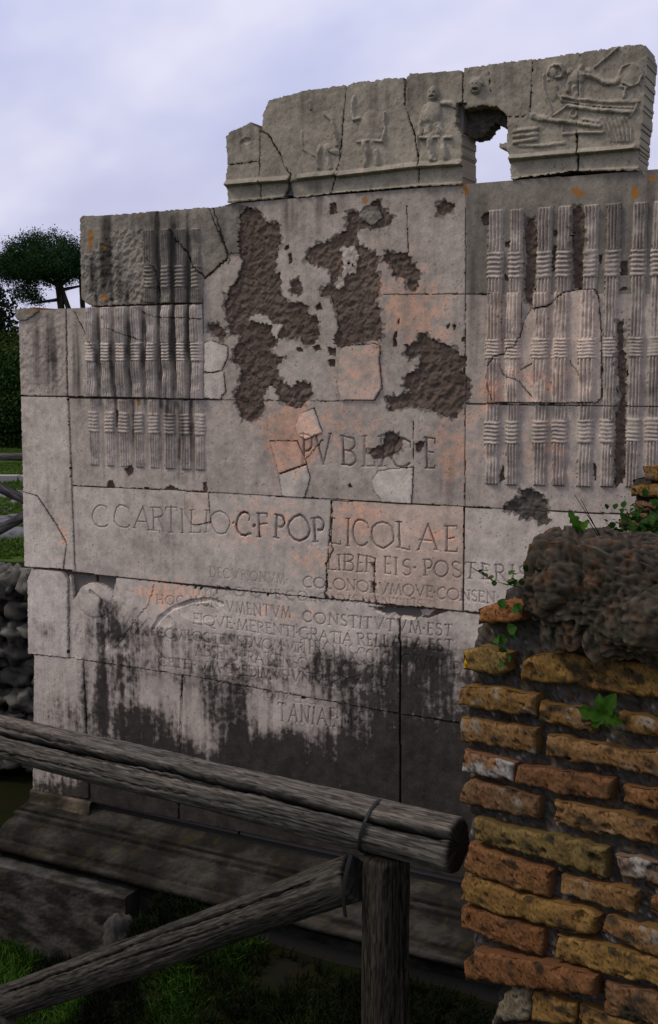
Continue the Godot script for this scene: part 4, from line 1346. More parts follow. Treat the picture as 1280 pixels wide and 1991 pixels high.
func build_pieces(root: Node3D) -> void:
	var coarse := noise_field(11, 0.035, 4)          # blotches
	var grain := noise_field(12, 0.30, 3)            # grain of the surface
	var streak := noise_field(13, 0.05, 4, 1, 14)    # runs of dirt down the wall
	var lumps := noise_field(14, 0.075, 5)           # relief
	var broad := noise_field(15, 0.008, 3)
	var mid := noise_field(17, 0.085, 3)
	var thin := noise_field(16, 0.16, 3, 1, 7)       # fine drips
	var cells: Array[PackedInt32Array] = []
	for k in piece_names.size():
		cells.append(PackedInt32Array())
	for at in owner_of.size():
		var id := owner_of[at]
		if id:
			cells[id].append(at)
	# crumbs of a few cells belong to whatever they lie in
	for id in range(1, piece_names.size()):
		if not piece_names[id] in ["joint"] and cells[id].size():
			pieces_of(id, cells[id])
	for id in cells.size():
		cells[id] = PackedInt32Array()
	for at in owner_of.size():
		if owner_of[at]:
			cells[owner_of[at]].append(at)
	var stamp := PackedInt32Array()
	stamp.resize(height.size())
	var slot := PackedInt32Array()
	slot.resize(height.size())
	var black := Color(0.011, 0.010, 0.0095)
	var orange := Color(0.34, 0.14, 0.02)
	var made := {}
	var todo := []
	for id in range(1, piece_names.size()):
		if cells[id].size() < 3:
			continue
		if piece_names[id] == "joint":
			todo.append([id, cells[id]])
		else:
			for part in pieces_of(id, cells[id]):
				todo.append([id, part])
	var round_ := 0
	for job in todo:
		var id: int = job[0]
		var list: PackedInt32Array = job[1]
		round_ += 1
		if list.is_empty():
			continue
		var v := PackedVector3Array()
		var n := PackedVector3Array()
		var c := PackedColorArray()
		var ix := PackedInt32Array()
		var base := piece_base[id]
		var rough := piece_rough[id] / 110.0
		var tone := piece_tone[id]
		var dark := piece_dark[id]
		var is_core := piece_names[id] in ["mortar_core", "broken_hollow"]
		var depth := 0.18 if base > 0.015 and base < 0.024 or base < -0.07 else 0.5
		for at in list:
			var i := at % NX
			var j := at / NX
			var v0 := j * VX + i
			for corner in [v0, v0 + VX, v0 + VX + 1, v0 + 1]:
				if stamp[corner] == round_:
					continue
				stamp[corner] = round_
				slot[corner] = v.size()
				var ci: int = corner % VX
				var cj: int = corner / VX
				var l: int = corner - (1 if ci > 0 else 0)
				var r: int = corner + (1 if ci < NX else 0)
				var d: int = corner - (VX if cj > 0 else 0)
				var u: int = corner + (VX if cj < NY else 0)
				var rg := rough
				if hacked[corner] > 0.0:
					rg += hacked[corner] / 170.0
				if is_core:
					rg *= 0.6 + 1.2 * coarse[corner] / 255.0
				var z := height[corner] + rg * (lumps[corner] - 128) + base
				var dx := (height[r] - height[l] + rg * (lumps[r] - lumps[l])) / (2.0 * STEP)
				var dy := (height[u] - height[d] + rg * (lumps[u] - lumps[d])) / (2.0 * STEP)
				# worn arrises: a corner next to something lower is rubbed back
				var lowest := base
				for step in [Vector2i(-1, -1), Vector2i(0, -1), Vector2i(-1, 0), Vector2i(0, 0)]:
					var a: int = ci + step.x
					var b: int = cj + step.y
					if a >= 0 and b >= 0 and a < NX and b < NY:
						var o := owner_of[b * NX + a]
						lowest = minf(lowest, piece_base[o] if o else base - 0.02)
				if lowest < base - 0.004:
					z -= 0.003 + 0.00002 * grain[corner]
				v.append(Vector3(LEFT + ci * STEP, FOOT + cj * STEP, z))
				n.append(Vector3(-dx, -dy, 1.0).normalized())
				# colour: stone, what has settled and grown on it, and the darker rod gaps
				var m := coarse[corner] / 255.0
				var g := grain[corner] / 255.0
				var s := streak[corner] / 255.0
				var w := broad[corner] / 255.0
				var k := (0.68 + 0.42 * m + 0.30 * (w - 0.5) + 0.22 * (mid[corner] / 255.0 - 0.5)) * (0.80 + 0.40 * g)
				if not is_core and thin[corner] > 150 and g > 0.70:
					k *= 0.42       # pits
				var col := Color(tone.r * k, tone.g * k, tone.b * k)
				var b2 := smoothstep(0.25, 0.95, blush[corner] + (m - 0.5) * 1.0 + (mid[corner] / 255.0 - 0.5) * 0.7 + (g - 0.5) * 0.7)
				if not is_core:
					col = Color(col.r * (1.0 + 0.24 * b2), col.g * (1.0 - 0.08 * b2), col.b * (1.0 - 0.22 * b2))
				var gr := clampf(minf(grime_and_gaps[corner], 1.6) * (0.25 + 0.7 * s + 0.5 * (m - 0.4)) + (s - 0.62) * 0.5, 0.0, 0.90)
				if is_core:
					gr *= 0.4
					if g > 0.80:
						col = col.lerp(Color(0.30, 0.25, 0.22), (g - 0.80) * 4.0)
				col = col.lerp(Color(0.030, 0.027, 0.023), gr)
				var wy := FOOT + cj * STEP
				var wx := LEFT + ci * STEP
				# black growth climbs from the damp foot of the wall
				var damp := crust[corner] * 0.72 + smoothstep(0.46, -0.78, wy) * 0.82 * (1.0 - 0.62 * smoothstep(-1.68, -1.78, wx))
				var mix_ := (m - 0.5) * 0.75 + (mid[corner] / 255.0 - 0.5) * 0.85 + (s - 0.5) * 0.85 + (g - 0.5) * 0.45 + (thin[corner] / 255.0 - 0.5) * 0.40
				var there := minf(1.0, maxf(0.0, damp) * 2.2)
				var cr := smoothstep(0.0, 1.30, damp * 1.16 + mix_ * 1.05 * there)
				var ink := clampf(1.0 + 2.2 * (m - 0.5) + 2.0 * (g - 0.5) + 1.5 * (s - 0.5), 0.35, 2.6)
				col = col.lerp(Color(black.r * ink * 0.62, black.g * ink * 0.60, black.b * ink * 0.58), 0.92 * cr)
				if m > 0.70 and g > 0.62 and not is_core:
					col = col.lerp(Color(0.07, 0.065, 0.06), 0.45)
				var li := smoothstep(0.30, 0.55, lichen[corner] * (0.35 + 0.9 * g))
				col = col.lerp(orange, li * 0.85)
				if dark > 0.0:
					col = col.lerp(Color(0.030, 0.024, 0.021), dark * clampf(0.72 + 1.3 * (m - 0.5) + 0.9 * (mid[corner] / 255.0 - 0.5), 0.1, 1.05))
				c.append(col)
			var a0 := slot[v0]
			var a1 := slot[v0 + VX]
			var a2 := slot[v0 + VX + 1]
			var a3 := slot[v0 + 1]
			ix.append_array(PackedInt32Array([a0, a1, a2, a0, a2, a3]))
			# the sides of the piece, down to whatever lies beside it
			for side in 4:
				var oi := i + (1 if side == 1 else -1 if side == 3 else 0)
				var oj := j + (1 if side == 0 else -1 if side == 2 else 0)
				var other := 0
				if oi >= 0 and oj >= 0 and oi < NX and oj < NY:
					other = owner_of[oj * NX + oi]
				if other == id:
					continue
				var drop := 0.0
				if other == 0:
					drop = -depth
				else:
					var ob := piece_base[other]
					if base < ob or (base == ob and piece_rough[other] == piece_rough[id]):
						continue
					drop = ob - 0.03
				var e0: int = a1 if side == 0 else a2 if side == 1 else a3 if side == 2 else a0
				var e1: int = a2 if side == 0 else a3 if side == 1 else a0 if side == 2 else a1
				var face := Vector3(0, 1, 0) if side == 0 else Vector3(1, 0, 0) if side == 1 else Vector3(0, -1, 0) if side == 2 else Vector3(-1, 0, 0)
				var first := v.size()
				var p0 := v[e0]
				var p1 := v[e1]
				v.append_array(PackedVector3Array([p0, p1, Vector3(p1.x, p1.y, drop), Vector3(p0.x, p0.y, drop)]))
				n.append_array(PackedVector3Array([face, face, face, face]))
				c.append_array(PackedColorArray([c[e0], c[e1], c[e1], c[e0]]))
				ix.append_array(PackedInt32Array([first, first + 2, first + 1, first, first + 3, first + 2]))
		var name_ := "joint_mortar" if piece_names[id] == "joint" else piece_names[id]
		var holder: Node3D = made.get(piece_parent[id], root)
		var o := put(name_, array_mesh(v, n, c, ix), stone_mat, holder)
		if holder == root:
			o.position = Vector3(0, -BASE, 0)
			if not made.has(id):
				made[id] = o


func pieces_of(id: int, list: PackedInt32Array) -> Array:
	# the separate patches of one piece, each a mesh of its own; crumbs go with the first
	var out := []
	var crumbs := PackedInt32Array()
	for start in list:
		if owner_of[start] != id:
			continue
		var patch := PackedInt32Array([start])
		owner_of[start] = -id
		var at := 0
		while at < patch.size():
			var cell := patch[at]
			at += 1
			for next in [cell - 1, cell + 1, cell - NX, cell + NX]:
				if next >= 0 and next < owner_of.size() and owner_of[next] == id:
					owner_of[next] = -id
					patch.append(next)
		if patch.size() < (3 if piece_names[id] == "letter" else 14):
			crumbs.append_array(patch)
		else:
			out.append(patch)
	for cell in list:
		owner_of[cell] = id
	for cell in crumbs:
		for next in [cell - 1, cell + 1, cell - NX, cell + NX]:
			if next >= 0 and next < owner_of.size() and owner_of[next] > 0 and owner_of[next] != id:
				owner_of[cell] = owner_of[next]
				break
	if out.is_empty():
		out.append(crumbs)
	else:
		out[0].append_array(crumbs)
	return out


func backing(root: Node3D) -> void:
	# the body of masonry behind the facing
	var st := SurfaceTool.new()
	st.begin(Mesh.PRIMITIVE_TRIANGLES)
	box(st, Vector3(-2.06, -1.0, -0.52), Vector3(-1.60, 2.00, -0.03))
	box(st, Vector3(-1.58, -1.0, -0.52), Vector3(-0.62, 2.50, -0.032))
	box(st, Vector3(-0.60, -1.0, -0.52), Vector3(1.72, 2.53, -0.034))
	st.generate_normals()
	var o := put("rubble_core", st.commit(), plain_material(Color(0.13, 0.115, 0.10)), root)
	o.position = Vector3(0, -BASE, 0)
	# backs of the frieze blocks
	var sb := SurfaceTool.new()
	sb.begin(Mesh.PRIMITIVE_TRIANGLES)
	box(sb, Vector3(-0.37, 2.57, -0.181), Vector3(0.72, 3.03, -0.03))
	box(sb, Vector3(0.99, 2.57, -0.181), Vector3(1.55, 3.07, -0.03))
	sb.generate_normals()
	o = put("frieze_back", sb.commit(), plain_material(Color(0.18, 0.165, 0.15)), root)
	o.position = Vector3(0, -BASE, 0)


func box(st: SurfaceTool, lo: Vector3, hi: Vector3) -> void:
	var p := []
	for k in 8:
		p.append(Vector3(hi.x if k & 1 else lo.x, hi.y if k & 2 else lo.y, hi.z if k & 4 else lo.z))
	st.set_smooth_group(-1)
	for f in [[0, 2, 3, 1], [4, 5, 7, 6], [0, 1, 5, 4], [2, 6, 7, 3], [0, 4, 6, 2], [1, 3, 7, 5]]:
		for k in [0, 2, 1, 0, 3, 2]:
			st.add_vertex(p[f[k]])


func profile_run(profile: PackedVector2Array, x0: float, x1: float, tone: Color, seed_: float, stain: float) -> ArrayMesh:
	# a moulding: the profile (z, y) drawn along x in short steps, with worn and chipped edges
	var cols := int((x1 - x0) / 0.014) + 1
	var pts := PackedVector2Array()
	for k in profile.size() - 1:
		var m := maxi(1, int(profile[k].distance_to(profile[k + 1]) / 0.007))
		for s in m:
			pts.append(profile[k].lerp(profile[k + 1], float(s) / m))
	pts.append(profile[profile.size() - 1])
	var v := PackedVector3Array()
	var c := PackedColorArray()
	for r in pts.size():
		for k in cols:
			var x := lerpf(x0, x1, float(k) / (cols - 1))
			var w := noise.get_noise_3d(x * 6.0 + seed_, pts[r].y * 8.0, pts[r].x * 8.0)
			var f := fine.get_noise_3d(x * 45.0 + seed_, pts[r].y * 45.0, pts[r].x * 45.0)
			var y := pts[r].y + w * 0.004 + f * 0.0015
			var z := pts[r].x + w * 0.005 + f * 0.002
			v.append(Vector3(x, y, z))
			var s := smoothstep(-0.25, 0.35, noise.get_noise_2d(x * 3.0 + seed_, pts[r].y * 6.0 + pts[r].x * 5.0) + stain)
			var q := (0.85 + 0.5 * w + 0.25 * f)
			var col := Color(tone.r * q, tone.g * q, tone.b * q).lerp(Color(0.013, 0.012, 0.010), 0.75 * s)
			if noise.get_noise_2d(x * 9.0 + 40.0, pts[r].y * 9.0) > 0.34:
				col = col.lerp(Color(0.055, 0.040, 0.014), 0.35)
			c.append(col)
	# end caps
	var m2 := sheet_mesh(v, c, pts.size(), cols, true)
	return m2


func foot_of_tomb(root: Node3D) -> void:
	var tone := Color(0.052, 0.046, 0.037)
	var a := P([-60, -960, 22, -985, 30, -1040, 34, -1062])
	put("plinth_band", profile_run(a, -2.135, -1.655, Color(0.13, 0.105, 0.07), 2.0, 0.0), stone_mat, root).position = Vector3(0, -BASE, 0)
	var m := P([-30, -1030, 36, -1062, 92, -1070, 94, -1104, 120, -1106, 122, -1078, 150, -1082, 152, -1116, 200, -1118, 235, -1128, 268, -1146, 288, -1178, 292, -1206, 352, -1208, 360, -1226, 354, -1248, 316, -1250, 314, -1278, 288, -1280, 286, -1345])
	put("base_moulding", profile_run(m, -2.16, 1.75, tone, 5.0, 0.08), stone_mat, root).position = Vector3(0, -BASE, 0)
	var s := P([240, -1296, 410, -1296, 424, -1304, 426, -1900])
	put("base_step", profile_run(s, -3.2, -1.085, Color(0.082, 0.075, 0.064), 9.0, -0.05), stone_mat, root).position = Vector3(0, -BASE, 0)
	var st := SurfaceTool.new()
	st.begin(Mesh.PRIMITIVE_TRIANGLES)
	box(st, Vector3(-3.19, -1.95, 0.0), Vector3(-1.09, -1.303, 0.405))
	box(st, Vector3(-2.152, -1.95, -0.45), Vector3(1.74, -1.27, 0.285))
	box(st, Vector3(-2.15, -1.262, -0.45), Vector3(1.74, -1.12, 0.18))
	box(st, Vector3(-2.12, -1.118, -0.45), Vector3(1.74, -1.0, -0.035))
	st.generate_normals()
	put("base_core", st.commit(), plain_material(Color(0.03, 0.027, 0.022)), root).position = Vector3(0, -BASE, 0)


# ---------------------------------------------------------------- stones and bricks

# a piece of stone whose face has this outline, in the frame f (x, y across the face, z out of it)
func slab(f: Transform3D, outline: PackedVector2Array, o: Dictionary) -> ArrayMesh:
	var g: float = o.get("grid", 0.0028)
	var depth: float = o.get("depth", 0.07)
	var rd: float = o.get("round", 0.008)
	var amp: float = o.get("amp", 0.003)
	var scale: float = o.get("scale", 30.0)
	var t1: Color = o.tone
	var t2: Color = o.get("tone2", o.tone)
	var seed_: float = o.get("seed", 0.0)
	var bulge: float = o.get("bulge", 0.0)
	var patch: float = o.get("patch", 0.0)
	var patch_tone: Color = o.get("patch_tone", Color(0.3, 0.28, 0.25))
	var soot: float = o.get("soot", 0.0)
	var poly := PackedVector2Array()
	var n := outline.size()
	for i in n:
		var a := outline[i]
		var b := outline[(i + 1) % n]
		var k := maxi(1, int(a.distance_to(b) / 0.012))
		for s in k:
			var q := a.lerp(b, float(s) / k)
			var side := (b - a).orthogonal().normalized()
			poly.append(q + side * (fine.get_noise_2d(q.x * 40.0 + seed_, q.y * 40.0) * 0.7 + noise.get_noise_2d(q.x * 18.0, q.y * 18.0 + seed_)) * o.get("jag", 0.003))
	var lo := poly[0]
	var hi := poly[0]
	for q in poly:
		lo = lo.min(q)
		hi = hi.max(q)
	var nx := int((hi.x - lo.x) / g) + 2
	var ny := int((hi.y - lo.y) / g) + 2
	var slot := PackedInt32Array()
	slot.resize(nx * ny)
	slot.fill(-1)
	var v := PackedVector3Array()
	var c := PackedColorArray()
	var centre := (lo + hi) * 0.5
	for j in ny:
		for i in nx:
			var q := lo + Vector2(i, j) * g
			var inside := Geometry2D.is_point_in_polygon(q, poly)
			var e := 1e9
			var best := q
			for k in poly.size():
				var cp := Geometry2D.get_closest_point_to_segment(q, poly[k], poly[(k + 1) % poly.size()])
				var dd := cp.distance_squared_to(q)
				if dd < e:
					e = dd
					best = cp
			e = sqrt(e)
			if not inside:
				if e > g * 1.42:
					continue
				q = best       # the rim follows the outline itself
				e = 0.0
			var w := noise.get_noise_3d(q.x * scale + seed_, q.y * scale, seed_)
			var ff := fine.get_noise_3d(q.x * 210.0 + seed_, q.y * 210.0, seed_)
			var f2 := fine.get_noise_3d(q.x * 90.0 + seed_, q.y * 90.0, seed_ + 9.0)
			if o.has("ridged"):
				w = 0.7 * w + 0.8 * (0.35 - absf(noise.get_noise_3d(q.x * 7.0, q.y * 5.0 + q.x * 3.0, seed_ + 4.0)))
			var z := amp * w + amp * 0.35 * f2 + amp * 0.2 * ff
			if o.has("chip"):
				# flakes knocked off the face, and edges that have crumbled
				z -= 0.006 * smoothstep(0.34, 0.42, noise.get_noise_3d(q.x * 24.0 + seed_, q.y * 30.0, 12.0)) + 0.006 * smoothstep(0.018, 0.0, e) * maxf(0.0, noise.get_noise_3d(q.x * 40.0, q.y * 40.0 + seed_, 5.0) + 0.25)
			var t := clampf(e / rd, 0.0, 1.0)
			z -= rd * (1.0 - sqrt(maxf(0.0, 1.0 - (1.0 - t) * (1.0 - t))))
			if bulge > 0.0:
				var u := (q - centre) / ((hi - lo) * 0.5)
				z += bulge * (1.0 - clampf(u.length_squared(), 0.0, 1.2))
			if f2 > 0.55:
				z -= amp * 0.9 * (f2 - 0.55)
			slot[j * nx + i] = v.size()
			v.append(Vector3(q.x, q.y, z))
			var m := clampf(0.5 + 0.8 * noise.get_noise_3d(q.x * 11.0 + seed_, q.y * 16.0, seed_ + 3.0), 0.0, 1.0)
			var col := t1.lerp(t2, m)
			var k2 := 0.88 + 0.30 * w + 0.22 * f2 + 0.20 * ff
			col = Color(col.r * k2, col.g * k2, col.b * k2)
			if patch > 0.0:
				col = col.lerp(patch_tone, clampf(smoothstep(0.05, 0.45, noise.get_noise_3d(q.x * 22.0 + seed_, q.y * 22.0, 30.0) + patch - 0.3), 0.0, 0.85))
			if soot > 0.0:
				col = col.lerp(Color(0.022, 0.020, 0.016), clampf(smoothstep(0.0, 0.5, noise.get_noise_3d(q.x * 16.0, q.y * 26.0 + seed_, 50.0) + soot - 0.35), 0.0, 0.85))
			if f2 > 0.62 or ff > 0.75:
				col = col * 0.35
			if o.has("speck"):
				var hue := noise.get_noise_3d(q.x * 60.0, q.y * 60.0, 70.0)
				col = col.lerp(Color(0.10, 0.055, 0.03) if hue > 0.0 else Color(0.10, 0.10, 0.10), clampf(absf(hue) * 1.6 - 0.2, 0.0, 0.7))
				if ff > 0.78 and f2 > 0.15:
					col = Color(0.20, 0.175, 0.155)
			if o.has("yellow"):
				col = col.lerp(Color(0.50, 0.27, 0.01), smoothstep(0.30, 0.42, 0.5 - (q.x - lo.x) / (hi.x - lo.x) * 2.4 + 0.35 * noise.get_noise_2d(q.x * 60.0, q.y * 60.0)))
			c.append(col)
	var nn := PackedVector3Array()
	nn.resize(v.size())
	var ix := PackedInt32Array()
	for j in ny - 1:
		for i in nx - 1:
			var a := slot[j * nx + i]
			var b := slot[j * nx + i + 1]
			var d := slot[(j + 1) * nx + i]
			var e := slot[(j + 1) * nx + i + 1]
			for tri in [[a, d, b], [b, d, e]]:
				if tri[0] < 0 or tri[1] < 0 or tri[2] < 0:
					continue
				var p0: Vector3 = v[tri[0]]
				var p1: Vector3 = v[tri[1]]
				var p2: Vector3 = v[tri[2]]
				var nrm := (p2 - p0).cross(p1 - p0)
				ix.append_array(PackedInt32Array(tri))
				for x in tri:
					nn[x] += nrm
	# the sides
	var rim := -rd + amp * 0.3
	for k in poly.size():
		var p0 := poly[k]
		var p1 := poly[(k + 1) % poly.size()]
		var first := v.size()
		var out := Vector3((p1 - p0).orthogonal().x, (p1 - p0).orthogonal().y, 0.0)
		if Geometry2D.is_polygon_clockwise(poly):
			out = -out
		for q in [Vector3(p0.x, p0.y, rim), Vector3(p1.x, p1.y, rim), Vector3(p1.x, p1.y, -depth), Vector3(p0.x, p0.y, -depth)]:
			v.append(q)
			nn.append(-out)
			c.append(t1.lerp(t2, 0.5) * 0.8)
		ix.append_array(PackedInt32Array([first, first + 1, first + 2, first, first + 2, first + 3]))
	for i in v.size():
		nn[i] = f.basis * nn[i].normalized() if nn[i].length() > 0.0 else f.basis.z
		v[i] = f * v[i]
	return array_mesh(v, nn, c, ix)


func ruin_frame(off: float) -> Transform3D:
	var u := Vector3(0.965, -0.000, 0.262)
	var out := Vector3(-0.262, 0.000, 0.965)
	var at := Vector3(2.096, 0.835, 3.520)
	return Transform3D(Basis(u, Vector3.UP, out), Vector3(at.x, 0, at.z) + out * off)


var brick_seed := 0.0

func brick(parent: Node3D, outline: PackedVector2Array, tone: String, off: float, rd: float) -> void:
	brick_seed += 13.7
	var t: Array = brick_tones[tone]
	var back := -0.5 if parent == stack else 0.0
	var o := {"tone": t[0], "tone2": t[1], "seed": brick_seed, "depth": 0.09, "round": rd * 0.00072, "amp": 0.0026, "soot": 0.28, "jag": 0.0034, "chip": 1, "grid": 0.0024}
	if tone in ["pale", "tan_pink"]:
		o.patch = 0.42
	elif tone in ["tan", "brown", "yellow_brown"]:
		o.patch = 0.16
		o.patch_tone = Color(0.20, 0.17, 0.13)
	elif tone == "lichen":
		o.yellow = 1
	put("brick", slab(ruin_frame(off * 0.001 + back), outline, o), stone_mat, parent)


func brick_ruin() -> void:
	ruin = thing("brick_ruin_wall", "broken Roman brick wall of yellow and red bricks topped with a rubble lump at right", "wall")
	put("mortar", slab(ruin_frame(-0.017), P([-2,1212,29,1260,103,1339,900,1340,900,500,54,461,56,614,-3,601,6,709,-13,872,-9,984,-16,1074]), {"tone": Color(0.036, 0.032, 0.026), "tone2": Color(0.078, 0.066, 0.052), "grid": 0.0045, "depth": 0.45, "round": 0.03, "amp": 0.012, "scale": 16.0, "jag": 0.008, "seed": 4.0, "speck": 1}), stone_mat, ruin)
	brick(ruin, P([-9,1066,67,1072,143,1080,140,1037,68,1031,-7,1025]), "tan", 4, 9)
	brick(ruin, P([161,1074,250,1079,307,1080,361,1093,365,1052,280,1047,221,1041,159,1038]), "tan", 6, 9)
	brick(ruin, P([2,1013,64,1013,104,1013,102,981,48,977,-1,973]), "tan_pink", 8, 9)
	brick(ruin, P([102,1008,189,1020,281,1029,277,995,221,982,159,980,99,978]), "red", 2, 9)
	brick(ruin, P([296,1023,362,1030,363,1000,297,998]), "orange", 3, 9)
	brick(ruin, P([12,963,63,965,149,965,147,928,64,921,-4,916,-5,933]), "brown", 5, 9)
	brick(ruin, P([177,969,252,975,357,979,358,945,311,942,224,930,179,934]), "tan", 5, 9)
	brick(ruin, P([23,898,131,905,274,917,272,867,164,864,65,859,24,859]), "olive", 5, 9)
	brick(ruin, P([285,909,325,916,368,920,370,886,326,878,299,876]), "pale", 3, 9)
	brick(ruin, P([13,849,99,849,177,850,172,804,100,796,3,796]), "orange", 5, 9)
	brick(ruin, P([193,847,255,854,325,861,323,824,286,820,193,817]), "tan", 4, 9)
	brick(ruin, P([6,793,118,791,198,800,249,811,262,802,257,768,199,755,164,756,69,742,0,743,-1,771]), "yellow", 7, 9)
	brick(ruin, P([-1,732,85,738,167,746,161,697,68,690,-4,692]), "red_orange", 5, 9)
	brick(ruin, P([275,807,373,816,375,770,331,770,267,780]), "tan", 5, 9)
	brick(ruin, P([348,860,371,870,373,828,348,841]), "orange", 5, 9)
	brick(ruin, P([189,743,259,756,376,768,377,728,319,719,246,708,187,704]), "yellow", 6, 9)
	brick(ruin, P([35,667,143,688,268,707,263,672,144,639,16,606,15,638]), "red_orange", 16, 9)
	brick(ruin, P([103,627,145,628,138,574,65,539,80,584]), "pale_stone", 4, 9)
	brick(ruin, P([146,632,229,642,224,601,141,576]), "yellow", 4, 9)
	brick(ruin, P([277,699,377,713,379,659,277,644]), "brown", 5, 9)
	brick(ruin, P([233,642,279,644,379,656,380,619,230,592]), "yellow", 4, 9)
	brick(ruin, P([67,536,144,565,138,526,64,497]), "brown", 3, 9)
	brick(ruin, P([150,564,220,582,218,546,148,527]), "tan", 3, 9)
	brick(ruin, P([-2,1186,29,1197,90,1196,89,1165,73,1154,3,1153]), "lichen", 10, 9)
	brick(ruin, P([116,1187,145,1204,170,1210,247,1214,360,1223,362,1171,300,1166,189,1164,113,1152]), "yellow", 9, 9)
	brick(ruin, P([-7,1121,62,1131,141,1135,142,1099,63,1091,-9,1088,-11,1105]), "yellow_brown", 8, 9)
	brick(ruin, P([146,1124,218,1128,245,1127,243,1096,145,1092]), "yellow_brown", 5, 9)
	brick(ruin, P([288,1137,362,1137,362,1112,281,1107]), "yellow_brown", 5, 9)
	brick(ruin, P([36,1264,82,1281,124,1281,124,1256,79,1246,38,1237]), "orange_bright", 22, 9)
	# the same courses go on beyond the edge of the picture
	for r in 11:
		var y := 640.0 + 57.0 * r
		var x := 392.0 + (r % 3) * 22.0
		while x < 860.0:
			var w := rng.randf_range(120.0, 250.0)
			brick(ruin, P([x, y, minf(x + w, 890.0), y + rng.randf_range(-4.0, 4.0), minf(x + w, 890.0), y + 38.0, x, y + 37.0]), ["tan", "yellow_brown", "red", "orange", "yellow"][rng.randi() % 5], 4.0, 9.0)
			x += w + 22.0
	put("concrete_lump", rock(ruin_frame(0.0) * Vector3(0.470, 1.303, -0.10), ruin_frame(0.0).basis, Vector3(0.395, 0.096, 0.165)), stone_mat, ruin)
	stack = thing("brick_stub", "low stub of thin broken bricks behind the ruined wall, overgrown with leaves", "wall")
	put("mortar", slab(ruin_frame(-0.52), P([16,1435,121,1464,127,1297,10,1285,25,1369,26,1410]), {"tone": Color(0.04, 0.035, 0.028), "grid": 0.008, "depth": 0.2, "round": 0.02, "amp": 0.01, "seed": 14.0}), stone_mat, stack)
	brick(stack, P([53,1465,102,1470,103,1440,63,1440]), "yellow_brown", 0, 8)
	brick(stack, P([30,1429,103,1438,104,1409,31,1406]), "yellow_brown", 0, 8)
	brick(stack, P([39,1397,105,1402,105,1383,40,1377]), "brown", 0, 8)
	brick(stack, P([17,1369,43,1375,106,1379,106,1367,19,1359]), "brown", 0, 8)
	brick(stack, P([5,1357,32,1359,106,1365,107,1348,6,1342]), "brown", 0, 8)


func rock(at: Vector3, axes: Basis, radii: Vector3) -> ArrayMesh:
	# a lump of concrete: gravel, brick chips and lime, broken along uneven planes
	var side := 170
	var v := PackedVector3Array()
	var c := PackedColorArray()
	var n := PackedVector3Array()
	var ix := PackedInt32Array()
	for face in [[Vector3(1, 0, 0), Vector3(0, 1, 0), Vector3(0, 0, 1)], [Vector3(1, 0, 0), Vector3(0, 0, -1), Vector3(0, 1, 0)], [Vector3(0, 0, 1), Vector3(0, 1, 0), Vector3(-1, 0, 0)], [Vector3(0, 0, -1), Vector3(0, 1, 0), Vector3(1, 0, 0)], [Vector3(-1, 0, 0), Vector3(0, 1, 0), Vector3(0, 0, -1)]]:
		var fv := PackedVector3Array()
		var fc := PackedColorArray()
		for r in side + 1:
			for k in side + 1:
				var q: Vector3 = face[0] * (k * 2.0 / side - 1.0) + face[1] * (r * 2.0 / side - 1.0) + face[2]
				var d := q.normalized()
				var p := q.lerp(d, 0.50) * radii
				var big := noise.get_noise_3d(p.x * 6.0 + 3.0, p.y * 8.0, p.z * 6.0)
				var crack := 0.07 - absf(noise.get_noise_3d(p.x * 4.0 + 40.0, p.y * 2.5, p.z * 4.0))
				var grit := noise.get_noise_3d(p.x * 62.0, p.y * 62.0, p.z * 62.0)
				var dust := fine.get_noise_3d(p.x * 85.0, p.y * 85.0, p.z * 85.0)
				var bed := fine.get_noise_3d(p.x * 9.0, p.y * 55.0, p.z * 9.0) * smoothstep(0.2, 0.8, d.y)
				var out := (d / radii).normalized()
				p += out * (0.034 * big + 0.0040 * grit + 0.0016 * dust + 0.006 * bed - 0.18 * maxf(0.0, crack))
				fv.append(at + axes * p)
				var hue := noise.get_noise_3d(p.x * 30.0 + 9.0, p.y * 30.0, p.z * 30.0)
				var m := 0.80 + 0.75 * grit + 0.45 * dust + 0.4 * big
				var col := Color(0.056, 0.046, 0.034) * m
				if hue > 0.18:
					col = col.lerp(Color(0.090, 0.048, 0.028) * m, minf(0.7, (hue - 0.18) * 3.5))
				elif hue < -0.15:
					col = col.lerp(Color(0.030, 0.029, 0.022) * m, minf(0.8, (-0.15 - hue) * 3.0))
				fc.append(Color(maxf(col.r, 0.008), maxf(col.g, 0.007), maxf(col.b, 0.006)))
		var part: Array = sheet_mesh(fv, fc, side + 1, side + 1, false).surface_get_arrays(0)
		var first := v.size()
		v.append_array(fv)
		c.append_array(fc)
		n.append_array(part[Mesh.ARRAY_NORMAL])
		for q in part[Mesh.ARRAY_INDEX]:
			ix.append(q + first)
	return array_mesh(v, n, c, ix)


func ball(at: Vector3, radii: Vector3, tone: Color, seed_: float, amp: float, rings := 14) -> ArrayMesh:
	var v := PackedVector3Array()
	var c := PackedColorArray()
	var cols := rings * 2 + 1
	for r in rings + 1:
		for k in cols:
			var a := PI * r / rings
			var b := TAU * (k % (cols - 1)) / (cols - 1)
			var d := Vector3(sin(a) * cos(b), cos(a), sin(a) * sin(b))
			var w := noise.get_noise_3d(d.x * 0.9 + seed_, d.y * 0.9, d.z * 0.9)
			var f := fine.get_noise_3d(d.x * 5.0 + seed_, d.y * 5.0, d.z * 5.0)
			# flattened faces, as on broken stone
			var s := 1.0 + amp * w * 1.6 + amp * 0.16 * f
			v.append(at + d * radii * s)
			var q := 0.9 + 0.35 * w + 0.3 * f
			c.append(Color(tone.r * q, tone.g * q, tone.b * q))
	return sheet_mesh(v, c, rings + 1, cols, false)


